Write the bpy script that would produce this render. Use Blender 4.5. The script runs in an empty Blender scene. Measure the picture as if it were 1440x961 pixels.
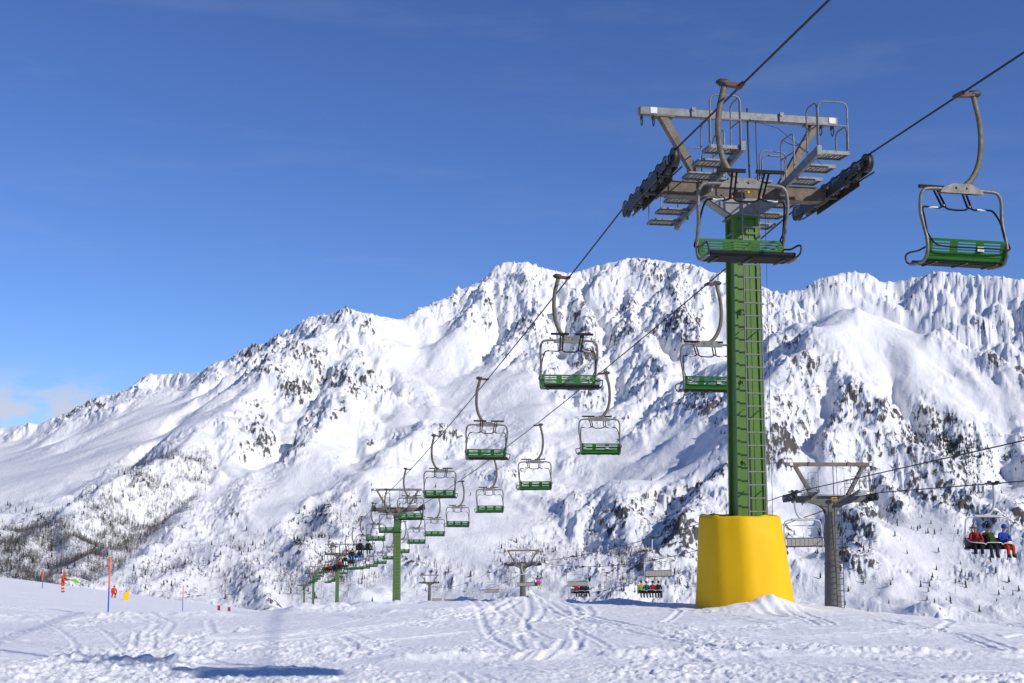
import bpy, math, random
import numpy as np
from mathutils import Vector, Matrix

# ------------------------------------------------------------------ camera, sky, sun, exposure
scene = bpy.context.scene
C = scene.collection
F_PX, CX, CY, HORIZON = 1700.0, 720.0, 480.5, 680.0      # photograph geometry (1440 px wide)
PITCH = math.atan((HORIZON - CY) / F_PX)
cam_data = bpy.data.cameras.new('camera')
cam_data.sensor_width = 36.0
cam_data.lens = F_PX / 1440.0 * 36.0
cam_data.clip_start = 0.1
cam_data.clip_end = 30000.0
cam = bpy.data.objects.new('camera', cam_data)
C.objects.link(cam)
cam.rotation_euler = (math.pi / 2 + PITCH, 0, 0)
scene.camera = cam

SUN_EL, SUN_AZ = math.radians(30.0), math.radians(55.0)   # azimuth: from straight behind the camera round to its right
sun_vec = Vector((math.sin(SUN_AZ) * math.cos(SUN_EL), -math.cos(SUN_AZ) * math.cos(SUN_EL), math.sin(SUN_EL)))

world = bpy.data.worlds.new('World')
scene.world = world
world.use_nodes = True
wn, wl = world.node_tree.nodes, world.node_tree.links
wn.clear()
sky = wn.new('ShaderNodeTexSky')
sky.sky_type = 'NISHITA'
sky.sun_disc = False
sky.sun_elevation = SUN_EL
sky.sun_rotation = math.pi - SUN_AZ
sky.altitude = 2300.0
sky.air_density = 1.0
sky.dust_density = 0.35
sky.ozone_density = 3.0
bg = wn.new('ShaderNodeBackground')
bg.inputs['Strength'].default_value = 0.11
wout = wn.new('ShaderNodeOutputWorld')
# thin low cloud and faint cirrus, all the way round the horizon
geo = wn.new('ShaderNodeTexCoord')
sep = wn.new('ShaderNodeSeparateXYZ'); wl.new(geo.outputs['Generated'], sep.inputs[0])
mapn = wn.new('ShaderNodeMapping'); mapn.inputs['Scale'].default_value = (13, 13, 34); mapn.inputs['Location'].default_value = (2.1, 0.4, 0.2)
wl.new(geo.outputs['Generated'], mapn.inputs[0])
cn = wn.new('ShaderNodeTexNoise'); cn.inputs['Scale'].default_value = 1.0; cn.inputs['Detail'].default_value = 7; cn.inputs['Roughness'].default_value = 0.55
wl.new(mapn.outputs[0], cn.inputs['Vector'])
cr = wn.new('ShaderNodeMapRange'); cr.interpolation_type = 'SMOOTHSTEP'
cr.inputs['From Min'].default_value = 0.43; cr.inputs['From Max'].default_value = 0.56
wl.new(cn.outputs['Fac'], cr.inputs['Value'])
low = wn.new('ShaderNodeMapRange'); low.interpolation_type = 'SMOOTHSTEP'
low.inputs['From Min'].default_value = 0.095; low.inputs['From Max'].default_value = 0.055
low.inputs['To Min'].default_value = 0.0; low.inputs['To Max'].default_value = 0.8
wl.new(sep.outputs['Z'], low.inputs['Value'])
mul = wn.new('ShaderNodeMath'); mul.operation = 'MULTIPLY'
wl.new(cr.outputs[0], mul.inputs[0]); wl.new(low.outputs[0], mul.inputs[1])
map2 = wn.new('ShaderNodeMapping'); map2.inputs['Scale'].default_value = (2.2, 5, 14); map2.inputs['Rotation'].default_value = (0, 0.12, 0.3)
wl.new(geo.outputs['Generated'], map2.inputs[0])
cn2 = wn.new('ShaderNodeTexNoise'); cn2.inputs['Scale'].default_value = 1.3; cn2.inputs['Detail'].default_value = 8; cn2.inputs['Roughness'].default_value = 0.62
wl.new(map2.outputs[0], cn2.inputs['Vector'])
cr2 = wn.new('ShaderNodeMapRange'); cr2.inputs['From Min'].default_value = 0.52; cr2.inputs['From Max'].default_value = 0.85
cr2.inputs['To Max'].default_value = 0.10
wl.new(cn2.outputs['Fac'], cr2.inputs['Value'])
addm = wn.new('ShaderNodeMath'); addm.operation = 'ADD'; addm.use_clamp = True
wl.new(mul.outputs[0], addm.inputs[0]); wl.new(cr2.outputs[0], addm.inputs[1])
cmix = wn.new('ShaderNodeMix'); cmix.data_type = 'RGBA'
wl.new(addm.outputs[0], cmix.inputs['Factor'])
tint = wn.new('ShaderNodeMix'); tint.data_type = 'RGBA'; tint.blend_type = 'MULTIPLY'; tint.inputs['Factor'].default_value = 1.0
tint.inputs['B'].default_value = (0.60, 0.755, 1.13, 1)          # deep high-altitude blue
wl.new(sky.outputs[0], tint.inputs['A']); wl.new(tint.outputs['Result'], cmix.inputs['A'])
cmix.inputs['B'].default_value = (5.7, 5.8, 6.4, 1)
wl.new(cmix.outputs['Result'], bg.inputs['Color'])
wl.new(bg.outputs[0], wout.inputs[0])

sun_data = bpy.data.lights.new('sun', 'SUN')
sun_data.energy = 4.0
sun_data.angle = math.radians(0.53)
sun_data.color = (1.0, 0.955, 0.89)
sun = bpy.data.objects.new('sun', sun_data)
C.objects.link(sun)
sun.rotation_euler = sun_vec.to_track_quat('Z', 'Y').to_euler()

scene.view_settings.view_transform = 'Standard'
scene.view_settings.look = 'None'
scene.view_settings.gamma = 1.0
scene.view_settings.exposure = 0.0
scene.view_settings.use_curve_mapping = False
scene.cycles.max_bounces = 6
scene.cycles.transparent_max_bounces = 8

rng = np.random.default_rng(7)
random.seed(11)

def at(px, py, Y):
    """point of the place seen at photograph position (px, py) when it stands Y metres ahead"""
    c, s = math.cos(PITCH), math.sin(PITCH)
    x, y = (px - CX) / F_PX, (CY - py) / F_PX
    d = Vector((x, c - y * s, s + y * c))
    return d * (Y / d.y)

def slope_of(py):            # z / Y at image centre column for a photograph row
    c, s = math.cos(PITCH), math.sin(PITCH)
    y = (CY - np.asarray(py, float)) / F_PX
    return (s + y * c) / (c - y * s)

def u_of(px, py=650.0):
    c, s = math.cos(PITCH), math.sin(PITCH)
    return (np.asarray(px, float) - CX) / F_PX / (c - (CY - py) / F_PX * s)

# ------------------------------------------------------------------ noise and mesh helpers
def _hash(ix, iy, seed):
    h = (ix.astype(np.int64) * 374761393 + iy.astype(np.int64) * 668265263 + seed * 2147483647 * 31) & 0xFFFFFFFF
    h = ((h ^ (h >> 13)) * 1274126177) & 0xFFFFFFFF
    return (h ^ (h >> 16)) & 0xFFFF

_ANG = np.arange(65536) * (2 * np.pi / 65536)
_GX, _GY = np.cos(_ANG).astype(np.float32), np.sin(_ANG).astype(np.float32)

def perlin(x, y, seed=0):
    x = np.asarray(x, np.float64); y = np.asarray(y, np.float64)
    x0 = np.floor(x); y0 = np.floor(y)
    fx = (x - x0).astype(np.float32); fy = (y - y0).astype(np.float32)
    ix = x0.astype(np.int64); iy = y0.astype(np.int64)
    def g(dx, dy):
        h = _hash(ix + dx, iy + dy, seed)
        return _GX[h] * (fx - dx) + _GY[h] * (fy - dy)
    u = fx * fx * fx * (fx * (fx * 6 - 15) + 10)
    v = fy * fy * fy * (fy * (fy * 6 - 15) + 10)
    a = g(0, 0); b = g(1, 0); c = g(0, 1); d = g(1, 1)
    return ((a + (b - a) * u) + ((c + (d - c) * u) - (a + (b - a) * u)) * v) * 1.5

def fbm(x, y, octaves=5, seed=0, gain=0.5, lac=2.03):
    r = 0; a = 1.0; t = 0
    for o in range(octaves):
        r = r + a * perlin(x, y, seed + o * 17)
        t += a; a *= gain; x = x * lac + 13.1; y = y * lac - 7.7
    return r / t

def ridged(x, y, octaves=5, seed=0, gain=0.55, lac=2.07):
    r = 0; a = 1.0; t = 0; w = 1.0
    for o in range(octaves):
        n = 1 - np.abs(perlin(x, y, seed + o * 29)) * 1.25
        n = np.clip(n, 0, 1); n = n * n
        r = r + a * n * w
        w = np.clip(n * 1.6, 0, 1)
        t += a; a *= gain; x = x * lac + 3.3; y = y * lac + 9.1
    return r / t

def sstep(a, b, x):
    t = np.clip((x - a) / (b - a), 0, 1)
    return t * t * (3 - 2 * t)

def smax(a, b, k):
    h = np.clip(0.5 + 0.5 * (a - b) / k, 0, 1)
    return b + (a - b) * h + k * h * (1 - h)

def grid_object(name, X, Y, Z, mat, attrs=None):
    n, m = X.shape
    me = bpy.data.meshes.new(name)
    co = np.stack([X, Y, Z], -1).reshape(-1, 3).astype(np.float32)
    idx = np.arange(n * m).reshape(n, m)
    q = np.stack([idx[:-1, :-1], idx[:-1, 1:], idx[1:, 1:], idx[1:, :-1]], -1).reshape(-1, 4)
    me.vertices.add(n * m); me.vertices.foreach_set('co', co.ravel())
    me.loops.add(q.size); me.loops.foreach_set('vertex_index', q.ravel().astype(np.int32))
    me.polygons.add(len(q)); me.polygons.foreach_set('loop_start', np.arange(0, q.size, 4, dtype=np.int32))
    me.update(calc_edges=True)
    me.polygons.foreach_set('use_smooth', np.ones(len(q), bool))
    for k, v in (attrs or {}).items():
        a = me.attributes.new(k, 'FLOAT', 'POINT')
        a.data.foreach_set('value', v.astype(np.float32).ravel())
    me.materials.append(mat)
    o = bpy.data.objects.new(name, me)
    C.objects.link(o)
    return o

# ------------------------------------------------------------------ materials
MATS = {}
def mat(name, color, rough=0.6, metal=0.0, wear=None, wear_amt=0.35, scale=6.0, bump=0.0, spec=0.5):
    """plain procedural material: base colour broken up by two noises, optional wear colour, optional bump"""
    if name in MATS: return MATS[name]
    m = bpy.data.materials.new(name); m.use_nodes = True
    nt = m.node_tree; b = nt.nodes['Principled BSDF']
    b.inputs['Roughness'].default_value = rough; b.inputs['Metallic'].default_value = metal
    b.inputs['Specular IOR Level'].default_value = spec
    tc = nt.nodes.new('ShaderNodeTexCoord')
    n1 = nt.nodes.new('ShaderNodeTexNoise'); n1.inputs['Scale'].default_value = scale; n1.inputs['Detail'].default_value = 6; n1.inputs['Roughness'].default_value = 0.65
    nt.links.new(tc.outputs['Object'], n1.inputs['Vector'])
    ramp = nt.nodes.new('ShaderNodeMapRange'); ramp.inputs['From Min'].default_value = 0.38; ramp.inputs['From Max'].default_value = 0.72
    ramp.inputs['To Max'].default_value = wear_amt
    nt.links.new(n1.outputs['Fac'], ramp.inputs['Value'])
    mx = nt.nodes.new('ShaderNodeMix'); mx.data_type = 'RGBA'
    mx.inputs['A'].default_value = (*color, 1)
    w = wear if wear else tuple(c * 0.6 for c in color)
    mx.inputs['B'].default_value = (*w, 1)
    nt.links.new(ramp.outputs[0], mx.inputs['Factor'])
    nt.links.new(mx.outputs['Result'], b.inputs['Base Color'])
    r2 = nt.nodes.new('ShaderNodeMapRange'); r2.inputs['To Min'].default_value = max(rough - 0.12, 0.05); r2.inputs['To Max'].default_value = min(rough + 0.15, 1)
    nt.links.new(n1.outputs['Fac'], r2.inputs['Value']); nt.links.new(r2.outputs[0], b.inputs['Roughness'])
    if bump:
        bp = nt.nodes.new('ShaderNodeBump'); bp.inputs['Strength'].default_value = bump; bp.inputs['Distance'].default_value = 0.02
        n2 = nt.nodes.new('ShaderNodeTexNoise'); n2.inputs['Scale'].default_value = scale * 6; n2.inputs['Detail'].default_value = 4
        nt.links.new(tc.outputs['Object'], n2.inputs['Vector'])
        nt.links.new(n2.outputs['Fac'], bp.inputs['Height']); nt.links.new(bp.outputs[0], b.inputs['Normal'])
    MATS[name] = m
    return m

def snow_ground_material():
    m = bpy.data.materials.new('snow'); m.use_nodes = True
    nt = m.node_tree; b = nt.nodes['Principled BSDF']
    b.inputs['Base Color'].default_value = (0.83, 0.845, 0.87, 1)
    b.inputs['Roughness'].default_value = 0.75
    b.inputs['Specular IOR Level'].default_value = 0.25
    tc = nt.nodes.new('ShaderNodeTexCoord')
    n = nt.nodes.new('ShaderNodeTexNoise'); n.inputs['Scale'].default_value = 34; n.inputs['Detail'].default_value = 8; n.inputs['Roughness'].default_value = 0.7
    nt.links.new(tc.outputs['Object'], n.inputs['Vector'])
    bp = nt.nodes.new('ShaderNodeBump'); bp.inputs['Strength'].default_value = 0.85; bp.inputs['Distance'].default_value = 0.018
    nt.links.new(n.outputs['Fac'], bp.inputs['Height']); nt.links.new(bp.outputs[0], b.inputs['Normal'])
    n3 = nt.nodes.new('ShaderNodeTexNoise'); n3.inputs['Scale'].default_value = 0.9; n3.inputs['Detail'].default_value = 6
    nt.links.new(tc.outputs['Object'], n3.inputs['Vector'])
    mx = nt.nodes.new('ShaderNodeMix'); mx.data_type = 'RGBA'
    mx.inputs['A'].default_value = (0.90, 0.895, 0.89, 1); mx.inputs['B'].default_value = (0.94, 0.935, 0.93, 1)
    nt.links.new(n3.outputs['Fac'], mx.inputs['Factor']); nt.links.new(mx.outputs['Result'], b.inputs['Base Color'])
    return m

def mountain_material():
    m = bpy.data.materials.new('mountain_snow_and_rock'); m.use_nodes = True
    nt = m.node_tree; b = nt.nodes['Principled BSDF']
    b.inputs['Roughness'].default_value = 0.85; b.inputs['Specular IOR Level'].default_value = 0.15
    at_ = nt.nodes.new('ShaderNodeAttribute'); at_.attribute_name = 'rock'
    tc = nt.nodes.new('ShaderNodeTexCoord')
    n = nt.nodes.new('ShaderNodeTexNoise'); n.inputs['Scale'].default_value = 0.13; n.inputs['Detail'].default_value = 8; n.inputs['Roughness'].default_value = 0.75
    mp = nt.nodes.new('ShaderNodeMapping'); mp.inputs['Scale'].default_value = (1.0, 0.38, 0.8)
    nt.links.new(tc.outputs['Object'], mp.inputs[0]); nt.links.new(mp.outputs[0], n.inputs['Vector'])
    ad = nt.nodes.new('ShaderNodeMath'); ad.operation = 'MULTIPLY_ADD'; ad.inputs[1].default_value = 1.5; ad.inputs[2].default_value = -0.75
    nt.links.new(n.outputs['Fac'], ad.inputs[0])
    sm = nt.nodes.new('ShaderNodeMath'); sm.operation = 'ADD'
    nt.links.new(ad.outputs[0], sm.inputs[0]); nt.links.new(at_.outputs['Fac'], sm.inputs[1])
    st = nt.nodes.new('ShaderNodeMapRange'); st.interpolation_type = 'SMOOTHSTEP'; st.inputs['From Min'].default_value = 0.40; st.inputs['From Max'].default_value = 0.62
    nt.links.new(sm.outputs[0], st.inputs['Value'])
    rk = nt.nodes.new('ShaderNodeMix'); rk.data_type = 'RGBA'
    rk.inputs['A'].default_value = (0.045, 0.044, 0.048, 1); rk.inputs['B'].default_value = (0.155, 0.14, 0.125, 1)
    n2 = nt.nodes.new('ShaderNodeTexNoise'); n2.inputs['Scale'].default_value = 0.03; n2.inputs['Detail'].default_value = 6
    nt.links.new(tc.outputs['Object'], n2.inputs['Vector']); nt.links.new(n2.outputs['Fac'], rk.inputs['Factor'])
    mx = nt.nodes.new('ShaderNodeMix'); mx.data_type = 'RGBA'
    mx.inputs['A'].default_value = (0.815, 0.812, 0.81, 1)
    nt.links.new(st.outputs[0], mx.inputs['Factor']); nt.links.new(rk.outputs['Result'], mx.inputs['B'])
    nt.links.new(mx.outputs['Result'], b.inputs['Base Color'])
    bp = nt.nodes.new('ShaderNodeBump'); bp.inputs['Strength'].default_value = 0.6; bp.inputs['Distance'].default_value = 4.0
    nt.links.new(n.outputs['Fac'], bp.inputs['Height']); nt.links.new(bp.outputs[0], b.inputs['Normal'])
    return m
# ------------------------------------------------------------------ the mountain across the valley
def polyline_roof(X, Y, pts, slope_l, slope_r, power=1.0):
    """roof-shaped spur: crest through pts (world), falling away to both sides; pts run from the summit downhill"""
    best = np.full(X.shape, -1e9); near = np.full(X.shape, 1e9)
    for a, b in zip(pts[:-1], pts[1:]):
        dx, dy = b[0] - a[0], b[1] - a[1]
        L = math.hypot(dx, dy)
        t = np.clip(((X - a[0]) * dx + (Y - a[1]) * dy) / (L * L), 0, 1)
        px, py = a[0] + t * dx, a[1] + t * dy
        d = np.hypot(X - px, Y - py)
        side = ((X - a[0]) * dy - (Y - a[1]) * dx) / L
        w = sstep(-0.5, 0.5, side / (d + 1.0))
        z = a[2] + t * (b[2] - a[2]) - (slope_l * w + slope_r * (1 - w)) * d ** power
        best = np.where(d < near, z, best); near = np.minimum(d, near)
    return best

def bilerp(tab, us, ys, U, Yv):
    iu = np.clip(np.searchsorted(us, U) - 1, 0, len(us) - 2)
    iy = np.clip(np.searchsorted(ys, Yv) - 1, 0, len(ys) - 2)
    fu = np.clip((U - us[iu]) / (us[iu + 1] - us[iu]), 0, 1); fu = fu * fu * (3 - 2 * fu) * 0.6 + fu * 0.4
    fy = np.clip((Yv - ys[iy]) / (ys[iy + 1] - ys[iy]), 0, 1)
    return (tab[iy, iu] * (1 - fu) + tab[iy, iu + 1] * fu) * (1 - fy) + (tab[iy + 1, iu] * (1 - fu) + tab[iy + 1, iu + 1] * fu) * fy

def erode(H, cell, depth, n=36000, steps=50, batches=8, seed=5):
    """rain drops running down the height field carve gullies and leave fans"""
    r = np.random.default_rng(seed)
    ny, nx = H.shape
    H = H / cell
    Hmin, Hmax = H - depth / cell, H + 0.15
    for bt in range(batches):
        px = r.uniform(2, nx - 4, n); py = r.uniform(2, ny - 4, n)
        vx = np.zeros(n); vy = np.zeros(n); sp = np.ones(n); wt = np.ones(n); sed = np.zeros(n)
        for s in range(steps):
            ix = px.astype(int); iy = py.astype(int); fx = px - ix; fy = py - iy
            k = iy * nx + ix; f = H.ravel()
            h00 = f[k]; h10 = f[k + 1]; h01 = f[k + nx]; h11 = f[k + nx + 1]
            gx = (h10 - h00) * (1 - fy) + (h11 - h01) * fy
            gy = (h01 - h00) * (1 - fx) + (h11 - h10) * fx
            h = (h00 * (1 - fx) + h10 * fx) * (1 - fy) + (h01 * (1 - fx) + h11 * fx) * fy
            vx = vx * 0.25 - gx * 0.75; vy = vy * 0.25 - gy * 0.75
            L = np.hypot(vx, vy) + 1e-9; vx /= L; vy /= L
            qx = np.clip(px + vx, 1, nx - 3.01); qy = np.clip(py + vy, 1, ny - 3.01)
            jx = qx.astype(int); jy = qy.astype(int); ex = qx - jx; ey = qy - jy
            kk = jy * nx + jx
            hn = (f[kk] * (1 - ex) + f[kk + 1] * ex) * (1 - ey) + (f[kk + nx] * (1 - ex) + f[kk + nx + 1] * ex) * ey
            dh = hn - h
            cap = np.maximum(-dh, 0.02) * sp * wt * 5.0
            dep = np.where(dh > 0, np.minimum(dh, sed), np.where(sed > cap, (sed - cap) * 0.25, -np.minimum((cap - sed) * 0.22, -dh * 0.8)))
            sed = np.clip(sed - dep, 0, 1.5)
            dep = np.clip(dep, -0.03, 0.012)
            for o, w in ((0, (1 - fx) * (1 - fy)), (1, fx * (1 - fy)), (nx, (1 - fx) * fy), (nx + 1, fx * fy)):
                f += np.bincount(k + o, weights=dep * w, minlength=nx * ny)
            H = f.reshape(ny, nx)
            sp = np.sqrt(np.maximum(sp * sp - dh * 2.0, 0.02)); wt *= 0.975
            px, py = qx, qy
        H = np.clip(H, Hmin, Hmax)
    return H * cell

def blur(H, k=1):
    for _ in range(k):
        P = np.pad(H, 1, mode='edge')
        H = (P[1:-1, 1:-1] * 4 + P[:-2, 1:-1] * 2 + P[2:, 1:-1] * 2 + P[1:-1, :-2] * 2 + P[1:-1, 2:] * 2
             + P[:-2, :-2] + P[:-2, 2:] + P[2:, :-2] + P[2:, 2:]) / 16
    return H

cell = 12.0
gx = np.arange(-3000, 3301, cell); gy = np.arange(640, 6201, cell)
GX, GY = np.meshgrid(gx, gy)
U = GX / GY
us = u_of([-500, -200, 0, 200, 400, 600, 800, 1000, 1200, 1440, 1640, 1900])
ys = np.array([1150., 1400, 1650, 2020, 2400, 2800, 3200])
tab_px = np.array([
    [920, 920, 920, 940, 960, 960, 960, 960, 955, 950, 940, 940],
    [840, 835, 835, 850, 870, 872, 872, 872, 868, 862, 850, 850],
    [785, 770, 770, 785, 800, 802, 802, 796, 788, 782, 775, 775],
    [740, 722, 714, 710, 706, 712, 712, 696, 670, 680, 675, 675],
    [715, 694, 676, 650, 630, 628, 618, 605, 575, 604, 600, 600],
    [695, 672, 648, 600, 572, 560, 545, 540, 530, 566, 560, 560],
    [680, 655, 622, 556, 515, 500, 478, 480, 500, 535, 530, 530]], float)
tabz = slope_of(tab_px) * ys[:, None]
base = bilerp(tabz, us, ys, U, np.clip(GY, 1150, 3200))
base = base - np.clip(1150 - GY, 0, None) * 0.45 - np.clip(GY - 3200, 0, None) * 0.12

def ridge_pts(l):
    return [tuple(at(px, py, Y if Y > 2400 else 2400 - (2400 - Y) * 0.76)) for px, py, Y in l]
main_ridge = ridge_pts([(-700, 690, 3500), (-200, 640, 3700), (0, 600, 3700), (60, 595, 3650), (110, 574, 3600), (180, 546, 3550), (213, 526, 3500), (280, 524, 3400), (330, 498, 3350),
    (345, 489, 3320), (380, 480, 3280), (420, 455, 3220), (440, 447, 3200), (490, 436, 3150), (520, 442, 3200), (560, 447, 3300), (600, 433, 3350), (640, 417, 3400), (660, 400, 3440),
    (690, 378, 3480), (715, 369, 3500), (740, 369, 3500), (770, 377, 3500), (800, 385, 3520), (830, 375, 3520), (860, 367, 3500), (890, 363, 3500), (920, 366, 3480),
    (960, 372, 3450), (1000, 382, 3400), (1040, 394, 3350), (1070, 402, 3300), (1105, 412, 3250), (1160, 455, 3150), (1230, 520, 3000)])
far_ridge = ridge_pts([(1000, 470, 4800), (1100, 410, 4900), (1140, 399, 4900), (1165, 389, 4900), (1195, 380, 4950), (1225, 381, 4950), (1248, 391, 4950), (1265, 395, 4950), (1300, 386, 4900),
    (1340, 381, 4800), (1380, 386, 4700), (1440, 392, 4600), (1640, 400, 4500), (2000, 420, 4300)])
spurs = [  # (crest from the summit downhill, slope on its left, slope on its right)
    ([(490, 437, 3150), (430, 478, 2900), (380, 520, 2680), (330, 566, 2450), (270, 606, 2230), (215, 642, 2020), (150, 684, 1800), (60, 742, 1560), (-40, 800, 1350)], 0.62, 0.55),
    ([(520, 441, 3180), (500, 500, 2850), (470, 560, 2550), (430, 620, 2280), (392, 680, 2030), (350, 744, 1780), (316, 800, 1500)], 0.60, 0.55),
    ([(700, 372, 3490), (650, 450, 3200), (610, 500, 3000)], 0.7, 0.6),
    ([(740, 369, 3490), (745, 430, 3250), (760, 480, 3050)], 0.6, 0.6),
    ([(800, 385, 3500), (815, 440, 3200), (835, 500, 2950)], 0.7, 0.6),
    ([(880, 364, 3490), (890, 430, 3200), (925, 500, 2850), (950, 560, 2600)], 0.6, 0.6),
    ([(950, 371, 3450), (965, 430, 3150), (985, 490, 2900)], 0.62, 0.6),
    ([(600, 585, 2480), (540, 640, 2180), (490, 700, 1850), (440, 770, 1500)], 0.6, 0.45),
    ([(760, 560, 2650), (740, 620, 2300), (700, 680, 2000), (640, 740, 1720), (600, 800, 1450)], 0.5, 0.45),
    ([(1440, 548, 2620), (1360, 498, 2640), (1290, 466, 2620), (1220, 434, 2560), (1180, 424, 2480), (1150, 455, 2360), (1115, 505, 2200), (1080, 562, 2020), (1030, 640, 1780), (980, 700, 1580), (930, 760, 1420)], 0.47, 0.42),
    ([(1190, 500, 2250), (1180, 560, 2020), (1165, 630, 1800), (1180, 700, 1580), (1200, 770, 1400)], 0.5, 0.4),
    ([(1260, 540, 2250), (1270, 600, 2000), (1300, 660, 1780), (1330, 730, 1560), (1350, 790, 1400)], 0.45, 0.4),
    ([(880, 660, 1850), (870, 710, 1640), (850, 770, 1440), (820, 830, 1250)], 0.5, 0.45),
    ([(1080, 690, 1640), (1060, 750, 1440), (1040, 810, 1280)], 0.5, 0.45),
    ([(1440, 640, 1900), (1420, 700, 1650), (1400, 770, 1420)], 0.45, 0.4),
]
wx = fbm(GX / 420, GY / 420, 4, 3) * 90; wy = fbm(GX / 420, GY / 420, 4, 8) * 90
H = base + fbm(GX / 500, GY / 500, 4, 21) * 28
H = smax(H, polyline_roof(GX + wx * 0.3, GY + wy * 0.3, main_ridge, 0.72, 0.62), 45)
for pts, sl, sr in spurs:
    H = smax(H, polyline_roof(GX + wx * 0.6, GY + wy * 0.6, ridge_pts(pts), sl * 0.84, sr) - 4, 26)
H = smax(H, polyline_roof(GX + wx * 0.5, GY + wy * 0.5, far_ridge, 0.72, 0.62), 60)
steep = np.hypot(*np.gradient(blur(H, 6), cell))
H = H + (ridged((GX + wx) / 210, (GY + wy) / 260, 5, 41) - 0.42) * 52 * sstep(0.22, 0.62, steep)
H = H + (ridged((GX + wx * 0.7 + GY * 0.25) / 150, (GY + wy) / 330, 4, 47) - 0.42) * 34 * sstep(2500, 1900, GY)
H0 = H.copy()
carve = (4 + 26 * sstep(0.2, 0.6, steep)) * (0.35 + 1.1 * np.clip(fbm(GX / 600, GY / 600, 3, 77) + 0.45, 0, 1))
carve = carve * (0.45 + 0.55 * sstep(4300, 3800, GY))
H = erode(H, cell, carve)
H = H0 + (H - H0) * np.clip(0.35 + sstep(0.3, 0.6, steep), 0, 1)
H = H * 0.75 + blur(H, 1) * 0.25

# fan-shaped sheet sampled from the eroded relief, with finer crags added
fan_u = np.linspace(-0.53, 0.57, 1240)
fan_y = np.concatenate([np.linspace(700, 1250, 24), np.linspace(1256, 3700, 430), np.linspace(3720, 6100, 90)])
FU, FY = np.meshgrid(fan_u, fan_y)
FX = FU * FY
def sample(A, x, y):
    i = np.clip((x - gx[0]) / cell, 1, len(gx) - 3.001); j = np.clip((y - gy[0]) / cell, 1, len(gy) - 3.001)
    i0 = i.astype(int); j0 = j.astype(int); fi = i - i0; fj = j - j0
    def cub(p0, p1, p2, p3, t): return p1 + 0.5 * t * (p2 - p0 + t * (2 * p0 - 5 * p1 + 4 * p2 - p3 + t * (3 * (p1 - p2) + p3 - p0)))
    rows = [cub(A[j0 + d, i0 - 1], A[j0 + d, i0], A[j0 + d, i0 + 1], A[j0 + d, i0 + 2], fi) for d in (-1, 0, 1, 2)]
    return cub(*rows, fj)
FZ = sample(H, FX, FY)
Hs = blur(H, 3)
sx = sample(np.gradient(Hs, cell, axis=1), FX, FY); sy = sample(np.gradient(Hs, cell, axis=0), FX, FY)
steep_f = np.hypot(sx, sy)
lap = sample(blur(H, 1) - blur(H, 9), FX, FY)                     # > 0 on ribs, < 0 in gullies
fpx = CX + F_PX * FU * 0.995; fpy = HORIZON - F_PX * FZ / FY
calm = np.zeros_like(FZ)                                          # wind-packed snowfields without rock
for ex, ey, rx, ry, tilt in ((1255, 490, 120, 62, 0.45), (1180, 445, 40, 30, 0), (180, 605, 210, 34, -0.32), (30, 660, 120, 50, -0.3), (610, 500, 85, 55, 0.2), (700, 560, 90, 40, 0.1),
                             (930, 640, 110, 48, -0.35), (420, 680, 150, 24, -0.85), (660, 740, 90, 60, 0), (1130, 690, 60, 50, 0), (1020, 470, 30, 60, 0.2), (1380, 560, 90, 30, 0.2), (1290, 760, 60, 50, 0)):
    ca, sa = math.cos(tilt), math.sin(tilt)
    qx = ((fpx - ex) * ca + (fpy - ey) * sa) / rx; qy = (-(fpx - ex) * sa + (fpy - ey) * ca) / ry
    calm = np.maximum(calm, sstep(1.25, 0.55, np.hypot(qx, qy) + 0.35 * fbm(FX / 120, FY / 120, 3, 301)))
crag_mask = sstep(0.30, 0.75, steep_f + lap * 0.012 + fbm(FX / 260, FY / 260, 4, 61) * 0.30) * (1 - 0.85 * calm)
FZ = FZ + (sample(blur(H, 10), FX, FY) - FZ) * 0.75 * calm
near_k = np.clip(FY / 2600, 0.5, 1.15)
warp = fbm(FX / 60, FY / 60, 2, 5)
FZ = FZ + (ridged(FX / 40 + warp, FY / 74, 4, 71, gain=0.6) - 0.4) * (1.2 * (1 - 0.8 * calm) + 13.0 * crag_mask) * near_k
FZ = FZ + (ridged(FX / 15 + warp * 2, FY / 27, 3, 73, gain=0.6) - 0.4) * (0.35 * (1 - calm) + 6.5 * crag_mask) * near_k
FZ = FZ + fbm(FX / 7, FY / 12, 2, 91) * (0.15 + 2.2 * crag_mask) * near_k
# outcrops: broken rock steps standing out of the snow in bands
oc_region = sstep(-0.05, 0.35, fbm(FX / 330 + 4, FY / 330, 3, 201) + 0.34 * sstep(2500, 1700, FY) + 0.016 * lap + 0.30 * (steep_f - 0.42))
oc = ridged(FX / 21 + fbm(FX / 40, FY / 40, 3, 211) * 0.9 + FY / 90, FY / 27, 4, 221, gain=0.62)
woods = np.zeros_like(FZ)
for ex, ey, rx, ry, tilt in ((170, 735, 190, 60, -0.62), (60, 792, 190, 56, -0.15), (250, 670, 90, 44, -0.6)):
    ca, sa = math.cos(tilt), math.sin(tilt)
    woods = np.maximum(woods, sstep(1.1, 0.7, np.hypot(((fpx - ex) * ca + (fpy - ey) * sa) / rx, (-(fpx - ex) * sa + (fpy - ey) * ca) / ry)))
oc = sstep(0.47, 0.62, oc) * oc_region * (1 - calm) * (1 - 0.75 * woods)
FZ = FZ + oc * (3.2 + 3.2 * fbm(FX / 6, FY / 8, 3, 231)) * np.clip(FY / 2000, 0.7, 1.3)
dzx = np.gradient(FZ, axis=1) / np.gradient(FX, axis=1)
dzy = np.gradient(FZ, axis=0) / np.gradient(FY, axis=0)
fine_steep = np.hypot(dzx, dzy)
patch = fbm(FX / 170, FY / 170, 5, 111)
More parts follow.
